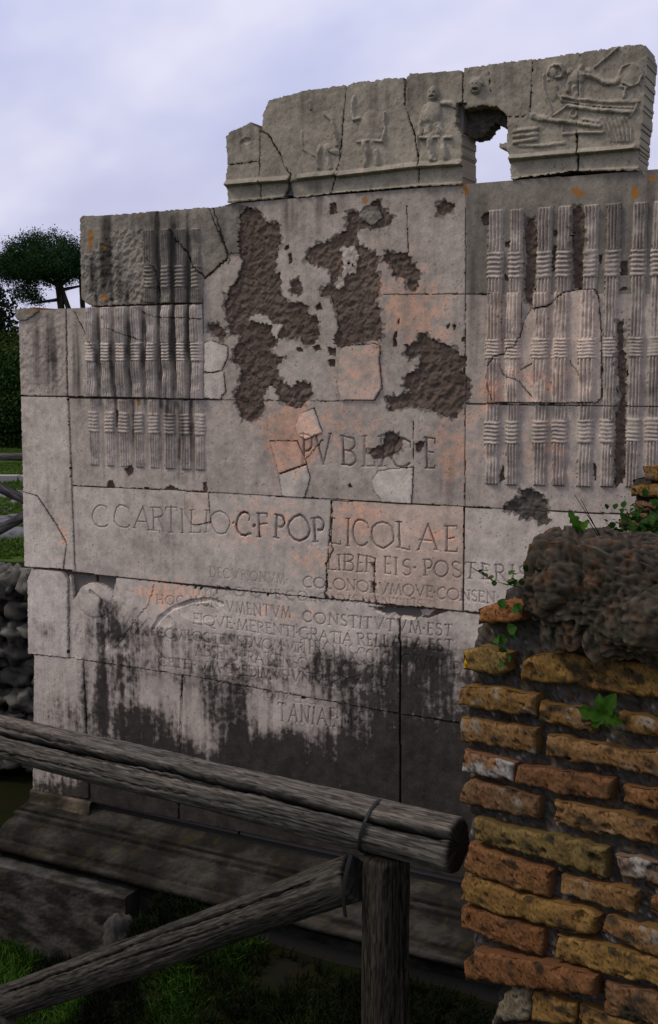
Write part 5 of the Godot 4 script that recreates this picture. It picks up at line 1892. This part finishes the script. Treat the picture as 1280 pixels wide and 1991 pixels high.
func retaining_wall() -> void:
	var root := thing("rubble_retaining_wall", "dark dry rubble stone retaining wall left of the tomb", "wall", Vector3(-3.9, BASE, -1.75))
	var y := -1.70
	var along := Vector3(0.94, 0, -0.34).normalized()
	var row := 0
	while y < 0.02:
		var h := rng.randf_range(0.15, 0.24)
		var x := -1.3 + rng.randf() * 0.2
		while x < 1.3:
			var w := rng.randf_range(0.16, 0.34)
			var t := Color(0.105, 0.097, 0.078) * rng.randf_range(0.5, 1.6)
			var at := along * (x + w * 0.5) + Vector3(0.34, 0, 0.94) * rng.randf_range(-0.04, 0.05) + Vector3(0, y - BASE + h * 0.5 + rng.randf_range(-0.03, 0.03), 0)
			put("stone", ball(at, Vector3(w * 0.56, h * 0.58, 0.16), t, x * 7.0 + y * 31.0, 0.55, 12), stone_mat, root)
			x += w
		y += h
		row += 1
	var st := SurfaceTool.new()
	st.begin(Mesh.PRIMITIVE_TRIANGLES)
	box(st, Vector3(-1.6, -0.1, -0.5), Vector3(1.6, 1.72, -0.10))
	st.generate_normals()
	var core := put("earth_core", st.commit(), plain_material(Color(0.03, 0.026, 0.02)), root)
	core.rotation.y = atan2(0.34, 0.94)
	var stone := thing("rounded_stone", "grey rounded stone at the end of the tomb's base step", "stone", Vector3(-1.031, -1.547, 0.55))
	put("stone_body", ball(Vector3(0, 0.10, 0), Vector3(0.085, 0.125, 0.08), Color(0.062, 0.057, 0.048), 5.0, 0.22, 20), stone_mat, stone)


# ---------------------------------------------------------------- wooden fences

func log_mesh(a: Vector3, b: Vector3, r0: float, r1: float, seed_: float, cracks: Array, tone := Color(0.135, 0.122, 0.108), warm := 0.5, around := 96, each := 0.011) -> ArrayMesh:
	var axis := (b - a)
	var length := axis.length()
	axis /= length
	var side := axis.cross(Vector3.UP).normalized()
	if side.length() < 0.5:
		side = Vector3.RIGHT
	var up := side.cross(axis).normalized()
	var rows := int(length / each) + 2
	var v := PackedVector3Array()
	var c := PackedColorArray()
	for r in rows + 4:
		var k := clampi(r - 2, 0, rows - 1)
		var s := length * k / (rows - 1)
		var shrink := 1.0
		if r == 0 or r == rows + 3:
			shrink = 0.0
		elif r == 1 or r == rows + 2:
			shrink = 0.86
		var out := 0.0
		if r <= 1:
			out = -0.004
		elif r >= rows + 2:
			out = 0.004
		for q in around + 1:
			var t := TAU * (q % around) / around
			var d := side * cos(t) + up * sin(t)
			var grain := fine.get_noise_3d(cos(t) * 9.0 + seed_, sin(t) * 9.0, s * 3.0)
			var fibre := fine.get_noise_3d(cos(t) * 30.0 + seed_, sin(t) * 30.0, s * 9.0)
			var lump := noise.get_noise_3d(cos(t) * 0.6 + seed_, sin(t) * 0.6, s * 1.6)
			var flake := fine.get_noise_3d(cos(t) * 26.0 + seed_ + 7.0, sin(t) * 26.0, s * 26.0)
			var rad := lerpf(r0, r1, float(k) / (rows - 1)) * (1.0 + 0.15 * lump + 0.05 * cos(t * 2.0 + seed_) * 0.6 + 0.03 * cos(t * 5.0 + seed_ * 2.0) + 0.014 * grain + 0.012 * fibre + 0.010 * flake)
			var dark := 0.0
			for cr in cracks:
				# [angle, start, end, width, depth]
				if s < cr[1] or s > cr[2]:
					continue
				var mid: float = cr[0] + 0.22 * noise.get_noise_1d(s * 2.3 + seed_ + cr[0] * 5.0) + 0.03 * fine.get_noise_1d(s * 35.0 + cr[0])
				var off := wrapf(t - mid, -PI, PI) * rad
				var wd: float = cr[3] * clampf(minf(s - cr[1], cr[2] - s) * 6.0, 0.15, 1.0) * (1.0 + 0.4 * fine.get_noise_1d(s * 9.0))
				var gq := exp(-off * off / (wd * wd))
				rad -= cr[4] * gq
				dark = maxf(dark, gq)
			if fibre > 0.55:
				rad -= 0.003 * (fibre - 0.55)
			v.append(a + axis * (s + out) + d * rad * shrink)
			var m := 0.82 + 0.40 * grain + 0.46 * fibre + 0.36 * flake + 0.25 * lump
			var red := clampf(warm * (0.6 * lump + 0.5 * grain + 0.25), 0.0, 1.0)
			var col := Color(tone.r * m * (1.0 + 0.25 * red), tone.g * m * (1.0 - 0.10 * red), tone.b * m * (1.0 - 0.25 * red))
			if fibre > 0.5 or (grain > 0.55 and flake > 0.0):
				col = col * 0.38
			col = col.lerp(Color(0.008, 0.007, 0.006), 0.85 * smoothstep(0.30, 0.85, dark))
			if shrink < 1.0:
				col = col * 0.55
			c.append(Color(maxf(col.r, 0.004), maxf(col.g, 0.004), maxf(col.b, 0.003)))
	return sheet_mesh(v, c, rows + 4, around + 1, true)


func fence() -> void:
	var root := thing("wooden_fence", "weathered grey round-timber fence with split top rail and slanting brace in front of the tomb", "fence", Vector3(1.9, 0, 3.41))
	var o := put("top_rail", log_mesh(Vector3(0.45, 0.79, 3.303), Vector3(2.046, 0.790, 3.417), 0.048, 0.0495, 1.0, [[0.68, 0.38, 1.70, 0.0060, 0.030], [1.0, 0.0, 0.75, 0.0045, 0.020], [2.1, 0.0, 0.9, 0.003, 0.010], [0.55, 0.5, 1.25, 0.0025, 0.007], [1.55, 0.9, 1.6, 0.002, 0.006], [-0.2, 0.2, 1.1, 0.002, 0.004]], Color(0.114, 0.106, 0.088), 0.45, 160, 0.007), stone_mat, root)
	o.position = -root.position
	o = put("post", log_mesh(Vector3(1.895, -0.5, 3.415), Vector3(1.902, 0.742, 3.412), 0.048, 0.0455, 6.0, [[-1.15, 0.0, 1.25, 0.004, 0.020], [-2.5, 0.1, 1.2, 0.003, 0.012], [-1.9, 0.3, 1.0, 0.002, 0.006]], Color(0.042, 0.037, 0.029), 0.3, 130, 0.008), stone_mat, root)
	o.position = -root.position
	o = put("brace", log_mesh(Vector3(0.835, 0.115, 3.345), Vector3(1.842, 0.688, 3.425), 0.042, 0.0445, 12.0, [[0.75, 0.05, 1.1, 0.0035, 0.014], [0.2, 0.4, 0.9, 0.0025, 0.006], [1.6, 0.6, 1.0, 0.0025, 0.008]], Color(0.062, 0.057, 0.046), 0.2, 140, 0.008), stone_mat, root)
	o.position = -root.position
	o = put("brace", log_mesh(Vector3(0.45, 0.312, 3.37), Vector3(1.35, -0.194, 3.43), 0.042, 0.045, 19.0, [[0.6, 0.1, 0.6, 0.003, 0.01]], Color(0.06, 0.054, 0.05), 0.2), stone_mat, root)
	o.position = -root.position
	# the dark strap that binds rail, brace and post together
	var path := PackedVector3Array()
	for k in 29:
		var t := TAU * k / 28.0 + 0.5
		path.append(Vector3(1.868 + 0.012 * sin(t) , 0.79 + 0.0508 * sin(t), 3.405 + 0.0508 * cos(t)))
	o = put("strap", ribbon(path, 0.0018, 0.0042), plain_material(Color(0.012, 0.011, 0.010), 0.6), root)
	o.position = -root.position
	path = PackedVector3Array()
	for k in 13:
		var t := k / 12.0
		path.append(Vector3(1.852 - 0.012 * t - 0.004 * sin(t * PI), 0.752 - 0.125 * t, 3.462 + 0.010 * sin(t * PI)))
	o = put("strap", ribbon(path, 0.002, 0.0055), plain_material(Color(0.012, 0.011, 0.010), 0.6), root)
	o.position = -root.position


func ribbon(path: PackedVector3Array, thick: float, wide: float) -> ArrayMesh:
	var v := PackedVector3Array()
	for k in path.size():
		var d := (path[mini(k + 1, path.size() - 1)] - path[maxi(k - 1, 0)]).normalized()
		var s := Vector3(0.93, 0.0, 0.36)
		s = (s - d * d.dot(s)).normalized()
		var n := d.cross(s).normalized()
		for q in 9:
			var t := TAU * (q % 8) / 8.0
			v.append(path[k] + s * cos(t) * wide + n * sin(t) * thick)
	return sheet_mesh(v, PackedColorArray(), path.size(), 9, false)


func far_fence() -> void:
	var root := thing("distant_fence", "far wooden fence with rails and crossed braces beside the paved road", "fence", Vector3(-4.7, 0, -2.65))
	var d := Vector3(0.85, 0, -0.45).normalized()
	var spec := [["top_rail", -1.5, 0.88, 2.2, 0.87, 0.035], ["brace", -1.2, 1.10, 0.35, 0.36, 0.045], ["brace", -0.9, -0.22, 0.45, 0.52, 0.045], ["post", 1.2, -0.3, 1.2, 0.95, 0.045]]
	for s in spec:
		put(s[0], log_mesh(d * s[1] + Vector3(0, s[2], 0), d * s[3] + Vector3(0, s[4], 0), s[5], s[5], s[1] * 9.0, [], Color(0.11, 0.10, 0.092), 0.2, 20, 0.06), stone_mat, root)


# ---------------------------------------------------------------- ground, road, plants

func ground_height(x: float, z: float) -> float:
	# level ground with the sunken pit in which the tomb stands
	var fence_side := (x - 1.9) * -0.0716 + (z - 3.41) * 0.9974     # beyond the fence is negative
	var pit := smoothstep(0.05, -1.25, fence_side)
	pit *= smoothstep(-6.5, -5.0, x) * smoothstep(6.5, 5.0, x)
	pit *= smoothstep(-1.86, -1.80, z + (x + 3.9) * 0.36)
	var y := lerpf(0.0, BASE, pit)
	# the heap of earth against the foot of the tomb
	y += (0.36 + 0.14 * exp(-pow((x + 0.75) / 0.35, 2.0))) * smoothstep(-1.15, -0.85, x) * smoothstep(1.5, 0.3, z) * pit
	y += 0.05 * noise.get_noise_2d(x * 0.8, z * 0.8)
	return y


func ground() -> void:
	var xs := PackedFloat32Array()
	var zs := PackedFloat32Array()
	var a := -400.0
	while a < 400.0:
		xs.append(a)
		a += 0.09 if absf(a) < 7.0 else maxf(0.4, absf(a) * 0.08)
	a = -400.0
	while a < 400.0:
		zs.append(a)
		a += 0.09 if a > -4.0 and a < 5.0 else maxf(0.4, absf(a) * 0.08)
	var v := PackedVector3Array()
	var c := PackedColorArray()
	for z in zs:
		for x in xs:
			v.append(Vector3(x, ground_height(x, z), z))
			var m := clampf(0.5 + noise.get_noise_2d(x * 1.7, z * 1.7), 0.0, 1.0)
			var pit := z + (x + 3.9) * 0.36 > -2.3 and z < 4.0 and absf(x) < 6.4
			var col := Color(0.011, 0.012, 0.006).lerp(Color(0.016, 0.013, 0.009), m) if pit else Color(0.045, 0.080, 0.016).lerp(Color(0.065, 0.085, 0.022), m)  # shade of the pit is put into its near-black ground colour
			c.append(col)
	var o := MeshInstance3D.new()
	o.name = "ground"
	o.mesh = sheet_mesh(v, c, zs.size(), xs.size(), true)
	o.material_override = stone_mat
	o.set_meta("kind", "structure")
	add_child(o)
	road()


func road() -> void:
	# old road of basalt slabs behind, left of the tomb, edged with a pale kerb
	var root := Node3D.new()
	root.name = "road"
	root.set_meta("kind", "structure")
	add_child(root)
	var d := Vector3(-0.94, 0, -0.34)
	var across := Vector3(-0.45, 0, -0.89)
	for r in 5:
		for k in 9:
			var at := Vector3(-5.2, 0.0, -3.6) + across * (r * 0.95) + Vector3(0.89, 0, -0.45) * (k * 0.85 - 4.6 + rng.randf_range(-0.15, 0.15) + 0.4 * (r % 2))
			var p := PackedVector2Array()
			for q in 7:
				var t := TAU * q / 7.0 + rng.randf_range(-0.2, 0.2)
				p.append(Vector2(cos(t) * rng.randf_range(0.38, 0.48), sin(t) * rng.randf_range(0.40, 0.52)))
			var f := Transform3D(Basis(Vector3(0.89, 0, -0.45), across, Vector3.UP), at + Vector3(0, 0.035, 0))
			put("paving_stone", slab(f, p, {"tone": Color(0.17, 0.165, 0.165), "tone2": Color(0.11, 0.105, 0.105), "grid": 0.05, "depth": 0.12, "round": 0.08, "amp": 0.03, "scale": 3.0, "jag": 0.02, "seed": r * 9.0 + k * 3.0}), stone_mat, root)
	for k in 8:
		var st := SurfaceTool.new()
		st.begin(Mesh.PRIMITIVE_TRIANGLES)
		box(st, Vector3(-0.48, -0.05, -0.11), Vector3(0.48, 0.12, 0.11))
		st.generate_normals()
		var o := put("kerb_stone", st.commit(), plain_material(Color(0.30, 0.27, 0.24)), root)
		o.position = Vector3(-7.9, 0.0, -8.3) + Vector3(0.89, 0, -0.45) * (k - 4.0)
		o.rotation.y = 0.46 + rng.randf_range(-0.03, 0.03)


func leaf_cards(st: SurfaceTool, at: Vector3, size: float, tone: Color) -> void:
	var a := Vector3(rng.randfn(), rng.randfn(), rng.randfn()).normalized()
	var b := a.cross(Vector3(rng.randfn(), rng.randfn(), rng.randfn())).normalized()
	st.set_color(tone)
	st.add_vertex(at - b * size * 0.4)
	st.add_vertex(at + a * size)
	st.add_vertex(at + b * size * 0.4)


func blob_of_leaves(centre: Vector3, radii: Vector3, count: int, size: float, tone: Color, seed_: float, hollow := 0.55, below := 1.0) -> ArrayMesh:
	# leaf-sized faces in clumps through the crown's volume
	var st := SurfaceTool.new()
	st.begin(Mesh.PRIMITIVE_TRIANGLES)
	st.set_smooth_group(-1)
	var clumps := maxi(8, count / 60)
	for k in clumps:
		var d := Vector3(rng.randfn(), rng.randfn(), rng.randfn()).normalized()
		var r := lerpf(hollow, 1.0, sqrt(rng.randf())) * (1.0 + 0.22 * noise.get_noise_3d(d.x * 2.0 + seed_, d.y * 2.0, d.z * 2.0))
		if d.y < 0.0:
			d.y *= below
		var at := centre + d * radii * r
		var shade := rng.randf_range(0.6, 1.45)
		for q in count / clumps:
			var off := Vector3(rng.randfn(), rng.randfn(), rng.randfn()) * size * 1.9
			leaf_cards(st, at + off, size * rng.randf_range(0.6, 1.3), Color(tone.r * shade, tone.g * shade, tone.b * shade))
	st.generate_normals()
	return st.commit()


func dir_at(px: float, py: float) -> Vector3:
	return Vector3.ZERO


func trees() -> void:
	var leaf := vertex_material(0.8)
	leaf.backlight_enabled = true
	leaf.backlight = Color(0.12, 0.16, 0.05)
	var bark := plain_material(Color(0.035, 0.028, 0.022))
	# umbrella pine far behind, left
	var at := Vector3(-59.0, 0.0, -65.4)
	var pine := thing("umbrella_pine", "umbrella pine with broad flat dark crown and forked trunk, far left behind the tomb", "tree", at)
	var right := Vector3(0.886, 0, -0.463)     # across the line of sight
	var far := Vector3(-0.463, 0, -0.886)
	var trunk := [[Vector3(0, 0, 0) + right * 1.5, right * 0.5 + Vector3(0, 9.6, 0), 0.36, 0.24], [right * 1.9 + Vector3(0, 5.0, 0), right * 0.6 + Vector3(0, 9.2, 0), 0.22, 0.16], [right * 2.7 + Vector3(0, 3.0, 0), right * 2.4 + Vector3(0, 9.2, 0), 0.24, 0.16]]
	for t in trunk:
		put("trunk", log_mesh(t[0], t[1], t[2], t[3], 3.0, [], Color(0.05, 0.04, 0.032), 0.3, 14, 0.4), stone_mat, pine)
	for b in [[right * 0.5 + Vector3(0, 8.6, 0), right * -2.6 + Vector3(0, 9.9, 0)], [right * -0.4 + Vector3(0, 9.2, 0), right * -1.9 + Vector3(0, 8.9, 0)], [right * 0.5 + Vector3(0, 7.4, 0), right * -1.7 + Vector3(0, 7.1, 0)], [right * 0.7 + Vector3(0, 8.4, 0), right * 2.3 + Vector3(0, 9.9, 0)], [right * 1.0 + Vector3(0, 8.2, 0), right * 3.0 + Vector3(0, 8.6, 0)], [right * 0.6 + Vector3(0, 8.8, 0), right * 0.4 + far * 2.0 + Vector3(0, 11.0, 0)]]:
		put("branch", log_mesh(b[0], b[1], 0.15, 0.06, b[1].y, [], Color(0.05, 0.04, 0.032), 0.3, 10, 0.3), stone_mat, pine)
	var needle := Color(0.022, 0.045, 0.016)
	for q in [[Vector3(-0.1, 10.2, 0), Vector3(4.0, 2.45, 3.6), 44000], [Vector3(-3.2, 9.7, 0.3), Vector3(1.7, 1.5, 1.6), 7000], [Vector3(3.3, 9.9, 0.2), Vector3(1.8, 1.6, 1.8), 7000], [Vector3(-1.9, 7.95, 0), Vector3(1.3, 0.75, 1.0), 2200], [Vector3(-1.2, 7.4, 0), Vector3(0.9, 0.35, 0.8), 800]]:
		var c: Vector3 = q[0]
		put("crown", blob_of_leaves(right * c.x + Vector3(0, c.y, 0), q[1], q[2], 0.13, needle, c.x, 0.2, 0.62), leaf, pine)
	# cypress at the left edge
	at = Vector3(-19.36, 0.0, -17.52)
	var cy := thing("cypress", "dark narrow cypress cut by the left edge of the picture", "tree", at)
	put("trunk", log_mesh(Vector3.ZERO, Vector3(0, 3.5, 0), 0.16, 0.06, 2.0, [], Color(0.05, 0.04, 0.03), 0.2, 12, 0.3), stone_mat, cy)
	put("crown", blob_of_leaves(Vector3(0, 2.0, 0), Vector3(0.78, 2.0, 0.78), 15000, 0.11, Color(0.016, 0.026, 0.012), 4.0, 0.3), leaf, cy)
	# laurel bushes at the far side of the lawn
	var where := [Vector3(-17.2, 0, -12.4), Vector3(-15.2, 0, -14.0), Vector3(-13.4, 0, -15.6), Vector3(-16.4, 0, -15.6)]
	var says := ["dense dark bush at the lawn's far side, below the cypress", "dense green bush touching the tomb's left edge, beyond the lawn", "dark bush hidden partly behind the tomb's left block", "taller olive green bush behind the other bushes at the left"]
	for k in 4:
		var b := thing("laurel_bush", says[k], "bush", where[k], "bushes behind the lawn")
		put("foliage", blob_of_leaves(Vector3(0, 0.95 + (0.3 if k == 3 else 0.0), 0), Vector3(1.25, 1.05 + (0.35 if k == 3 else 0.0), 1.1), 14000, 0.085, [Color(0.016, 0.030, 0.010), Color(0.020, 0.040, 0.010), Color(0.018, 0.034, 0.012), Color(0.040, 0.060, 0.014)][k], k * 5.0, 0.25), leaf, b)
		put("stem", log_mesh(Vector3.ZERO, Vector3(0, 1.0, 0), 0.06, 0.03, k, [], Color(0.05, 0.04, 0.03), 0.2, 10, 0.2), stone_mat, b)


func leaf_mesh(length: float, width: float, lobes: int, bend: float, tone: Color) -> ArrayMesh:
	# a leaf along +y that bends towards +z, with a midrib fold and, if wanted, a toothed edge
	var v := PackedVector3Array()
	var c := PackedColorArray()
	var rows := 13
	for r in rows:
		var t := float(r) / (rows - 1)
		var w := width * pow(sin(PI * clampf(t * 0.93 + 0.05, 0.0, 1.0)), 0.8)
		if lobes > 0:
			w *= 0.72 + 0.45 * absf(sin(t * PI * lobes))
		var y := length * t * (1.0 - 0.2 * bend * t)
		var z := -bend * length * t * t * 0.5
		for q in 5:
			var x := (q - 2) * 0.5
			v.append(Vector3(x * w, y, z + absf(x) * w * 0.28 + 0.06 * w * sin(t * 19.0 + q)))
			var m := 1.25 if q == 2 else 0.85 + 0.3 * absf(x)
			c.append(Color(tone.r * m, tone.g * m, tone.b * m))
	return sheet_mesh(v, c, rows, 5, false)


func put_leaf(parent: Node3D, mesh: ArrayMesh, at: Vector3, yaw: float, pitch: float, rolled := 0.0, size := 1.0) -> void:
	var o := put("leaf", mesh, leaf_mat, parent)
	o.transform = Transform3D(Basis.from_euler(Vector3(0, yaw, 0)) * Basis.from_euler(Vector3(pitch, 0, 0)) * Basis.from_euler(Vector3(0, rolled, 0)) * Basis.from_scale(Vector3.ONE * size), at)


func stem(parent: Node3D, path: Array, r: float, tone: Color) -> void:
	for k in path.size() - 1:
		put("stem", log_mesh(path[k], path[k + 1], r, r * 0.75, k, [], tone, 0.0, 7, 0.02), stone_mat, parent)


var leaf_mat: StandardMaterial3D

func plants() -> void:
	leaf_mat = vertex_material(0.55)
	leaf_mat.backlight_enabled = true
	leaf_mat.backlight = Color(0.25, 0.35, 0.05)
	var green := Color(0.035, 0.070, 0.012)
	var bright := Color(0.036, 0.084, 0.010)
	var face := 0.5         # plants on the wall look towards the open side
	# rosette growing from a joint of the brick face
	var f := ruin_frame(0.015)
	var p := thing("wall_rosette", "bright green leafy rosette growing from a joint of the brick wall", "plant", f * Vector3(0.272, 1.132, 0))
	var l := leaf_mesh(0.046, 0.0115, 2, 0.7, Color(0.026, 0.062, 0.009))
	for q in [[-1.55, 1.05], [-0.30, 0.8], [0.45, 1.0], [1.25, 0.55], [1.75, 0.75], [2.7, 0.45], [-2.35, 0.72], [-0.8, 0.4]]:
		var o := put("leaf", l, leaf_mat, p)
		o.transform = Transform3D(Basis(f.basis.x, f.basis.y, f.basis.z) * Basis.from_euler(Vector3(0, 0, -q[0])) * Basis.from_euler(Vector3(0.45, 0, 0)) * Basis.from_scale(Vector3.ONE * q[1]), Vector3.ZERO)
	# toothed leaf and dry stalks on the crown of the lump
	p = thing("thistle_seedling", "single toothed green leaf standing on the rubble lump", "plant", f * Vector3(0.190, 1.398, -0.05))
	l = leaf_mesh(0.040, 0.010, 4, 0.4, bright)
	for q in [[0.5, 1.0, 0.25], [-0.9, 0.7, 0.6], [1.4, 0.6, 0.9]]:
		put_leaf(p, l, Vector3.ZERO, face, -q[2] * 0.5, q[0], q[1])
		p.get_child(p.get_child_count() - 1).rotate_object_local(Vector3.BACK, q[0] * 0.8)
	p = thing("dry_stalks", "thin dry dark stalks rising from the rubble lump", "plant", f * Vector3(0.222, 1.395, -0.05))
	for q in [[-0.035, 0.062], [-0.025, 0.055], [-0.014, 0.024]]:
		stem(p, [Vector3(q[0] * -0.2, 0, 0), Vector3(q[0], q[1], 0.0)], 0.0009, Color(0.03, 0.028, 0.022))
	# creeping sprigs at the left end of the wall
	p = thing("creeping_sprig", "creeping sprig of small leaves on the orange brick at the wall's end", "plant", f * Vector3(0.105, 1.312, 0.0))
	l = leaf_mesh(0.013, 0.0058, 0, 0.3, green)
	for k in 24:
		var at := f.basis * Vector3(rng.randf_range(-0.03, 0.07), 0, rng.randf_range(-0.02, 0.04))
		at.y = (at.x + 0.02) * 0.35 + rng.randf_range(-0.014, 0.010)
		put_leaf(p, l, at, rng.randf() * TAU, rng.randf_range(-1.2, -0.2), 0.0, rng.randf_range(0.6, 1.25))
	stem(p, [f.basis * Vector3(0.05, 0.0, 0.02), f.basis * Vector3(-0.02, 0.008, 0.03), f.basis * Vector3(-0.06, 0.024, 0.03)], 0.001, Color(0.06, 0.07, 0.02))
	for k in 4:
		put_leaf(p, l, f.basis * Vector3(-0.025 - 0.007 * k, 0.010 + 0.003 * k, 0.03), k * 1.3, -0.7, 0.0, 0.7)
	p = thing("pellitory_sprig", "sprig of round green leaves hanging between orange and yellow brick", "plant", f * Vector3(0.116, 1.246, 0.03))
	l = leaf_mesh(0.019, 0.0095, 0, 0.35, Color(0.028, 0.070, 0.014))
	for k in 11:
		var o := put("leaf", l, leaf_mat, p)
		var roll_ := rng.randf_range(-2.6, 2.6)
		o.transform = Transform3D(f.basis * Basis.from_euler(Vector3(0, 0, roll_)) * Basis.from_euler(Vector3(rng.randf_range(0.1, 0.9), 0, 0)) * Basis.from_scale(Vector3.ONE * rng.randf_range(0.75, 1.15)), f.basis * Vector3(rng.randf_range(-0.016, 0.020), rng.randf_range(-0.055, 0.045), rng.randf_range(0.0, 0.025)))
	# the leafy growth round the stub of bricks
	p = thing("bramble", "mass of small dark green leaves growing over the brick stub at the right edge", "plant", f * Vector3(0.115, 1.325, -0.42))
	l = leaf_mesh(0.018, 0.007, 0, 0.3, Color(0.018, 0.044, 0.009))
	var l2 := leaf_mesh(0.020, 0.008, 3, 0.3, Color(0.028, 0.060, 0.012))
	for k in 290:
		var a := Vector3(rng.randfn() * 0.030, absf(rng.randfn()) * 0.034 + 0.005, rng.randfn() * 0.05)
		a.x -= rng.randf() * rng.randf() * rng.randf() * 0.05 * maxf(0.0, 1.0 - a.y * 16.0)
		put_leaf(p, l if k % 3 else l2, f.basis * a, rng.randf() * TAU, rng.randf_range(-1.5, 0.2), rng.randf_range(-0.5, 0.5), rng.randf_range(0.5, 1.1))
	p = thing("dandelion_head", "pale seed head at the foot of the fence post", "plant", Vector3(1.60, BASE, 2.0))
	put("seed_head", ball(Vector3(0, 1.0, 0), Vector3.ONE * 0.02, Color(0.25, 0.22, 0.14), 3.0, 0.5, 10), stone_mat, p)
	stem(p, [Vector3.ZERO, Vector3(0, 0.98, 0)], 0.003, Color(0.05, 0.06, 0.02))


func tuft(blades: int, tall: float, wide: float) -> ArrayMesh:
	var st := SurfaceTool.new()
	st.begin(Mesh.PRIMITIVE_TRIANGLES)
	st.set_smooth_group(-1)
	for k in blades:
		var a := rng.randf() * TAU
		var at := Vector3(cos(a), 0, sin(a)) * rng.randf() * tall * 0.35
		var lean := Vector3(rng.randfn(), 0, rng.randfn()) * tall * 0.35
		var h := tall * rng.randf_range(0.5, 1.1)
		var s := Vector3(cos(a + 1.3), 0, sin(a + 1.3)) * wide
		var mid := at + lean * 0.35 + Vector3(0, h * 0.6, 0)
		var tip := at + lean + Vector3(0, h, 0)
		for p in [at - s, mid - s * 0.7, at + s, at + s, mid - s * 0.7, mid + s * 0.7, mid - s * 0.7, tip, mid + s * 0.7]:
			st.add_vertex(p)
	st.generate_normals()
	return st.commit()


func scatter(name_: String, label: String, mesh: Mesh, mat: Material, places: Array, tint: Callable) -> void:
	var mm := MultiMesh.new()
	mm.transform_format = MultiMesh.TRANSFORM_3D
	mm.use_colors = true
	mm.mesh = mesh
	mm.instance_count = places.size()
	for i in places.size():
		var p: Vector3 = places[i]
		mm.set_instance_transform(i, Transform3D(Basis.from_euler(Vector3(0, rng.randf() * TAU, 0)).scaled(Vector3.ONE * rng.randf_range(0.6, 1.3)), p))
		mm.set_instance_color(i, tint.call(p))
	var o := MultiMeshInstance3D.new()
	o.name = name_
	o.multimesh = mm
	o.material_override = mat
	tag(o, label, "grass")
	o.set_meta("kind", "stuff")
	add_child(o)


func grass() -> void:
	var mat := vertex_material(0.7)
	mat.backlight_enabled = true
	mat.backlight = Color(0.15, 0.2, 0.04)
	var places := []
	while places.size() < 26000:
		var x := rng.randf_range(-3.6, 2.4)
		var z := rng.randf_range(0.35, 2.9)
		var n := noise.get_noise_2d(x * 1.3 + 20.0, z * 1.3)
		if z < 0.44 and x < -1.06:
			continue
		if n + rng.randf() * 0.7 < 0.12:
			continue
		places.append(Vector3(x, ground_height(x, z) - 0.01, z))
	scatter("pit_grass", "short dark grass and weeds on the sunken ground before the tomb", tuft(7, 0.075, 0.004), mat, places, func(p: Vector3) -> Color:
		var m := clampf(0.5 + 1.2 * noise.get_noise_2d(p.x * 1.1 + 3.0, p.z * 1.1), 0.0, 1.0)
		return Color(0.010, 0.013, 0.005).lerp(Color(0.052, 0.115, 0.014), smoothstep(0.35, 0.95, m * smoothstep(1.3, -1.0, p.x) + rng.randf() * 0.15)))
	places = []
	while places.size() < 16000:
		var d := rng.randf_range(10.4, 27.0)
		var p := Vector3(2.755, 0, 5.279) + Vector3(-0.463, 0, -0.886).rotated(Vector3.UP, rng.randf_range(0.20, 0.34)) * d
		p.y = ground_height(p.x, p.z) - 0.005
		places.append(p)
	scatter("lawn_grass", "short bright lawn grass beyond the left edge of the tomb", tuft(8, 0.05, 0.006), mat, places, func(p: Vector3) -> Color:
		var m := clampf(0.5 + noise.get_noise_2d(p.x * 0.7, p.z * 0.7), 0.0, 1.0)
		return Color(0.050, 0.100, 0.016).lerp(Color(0.085, 0.135, 0.022), m))
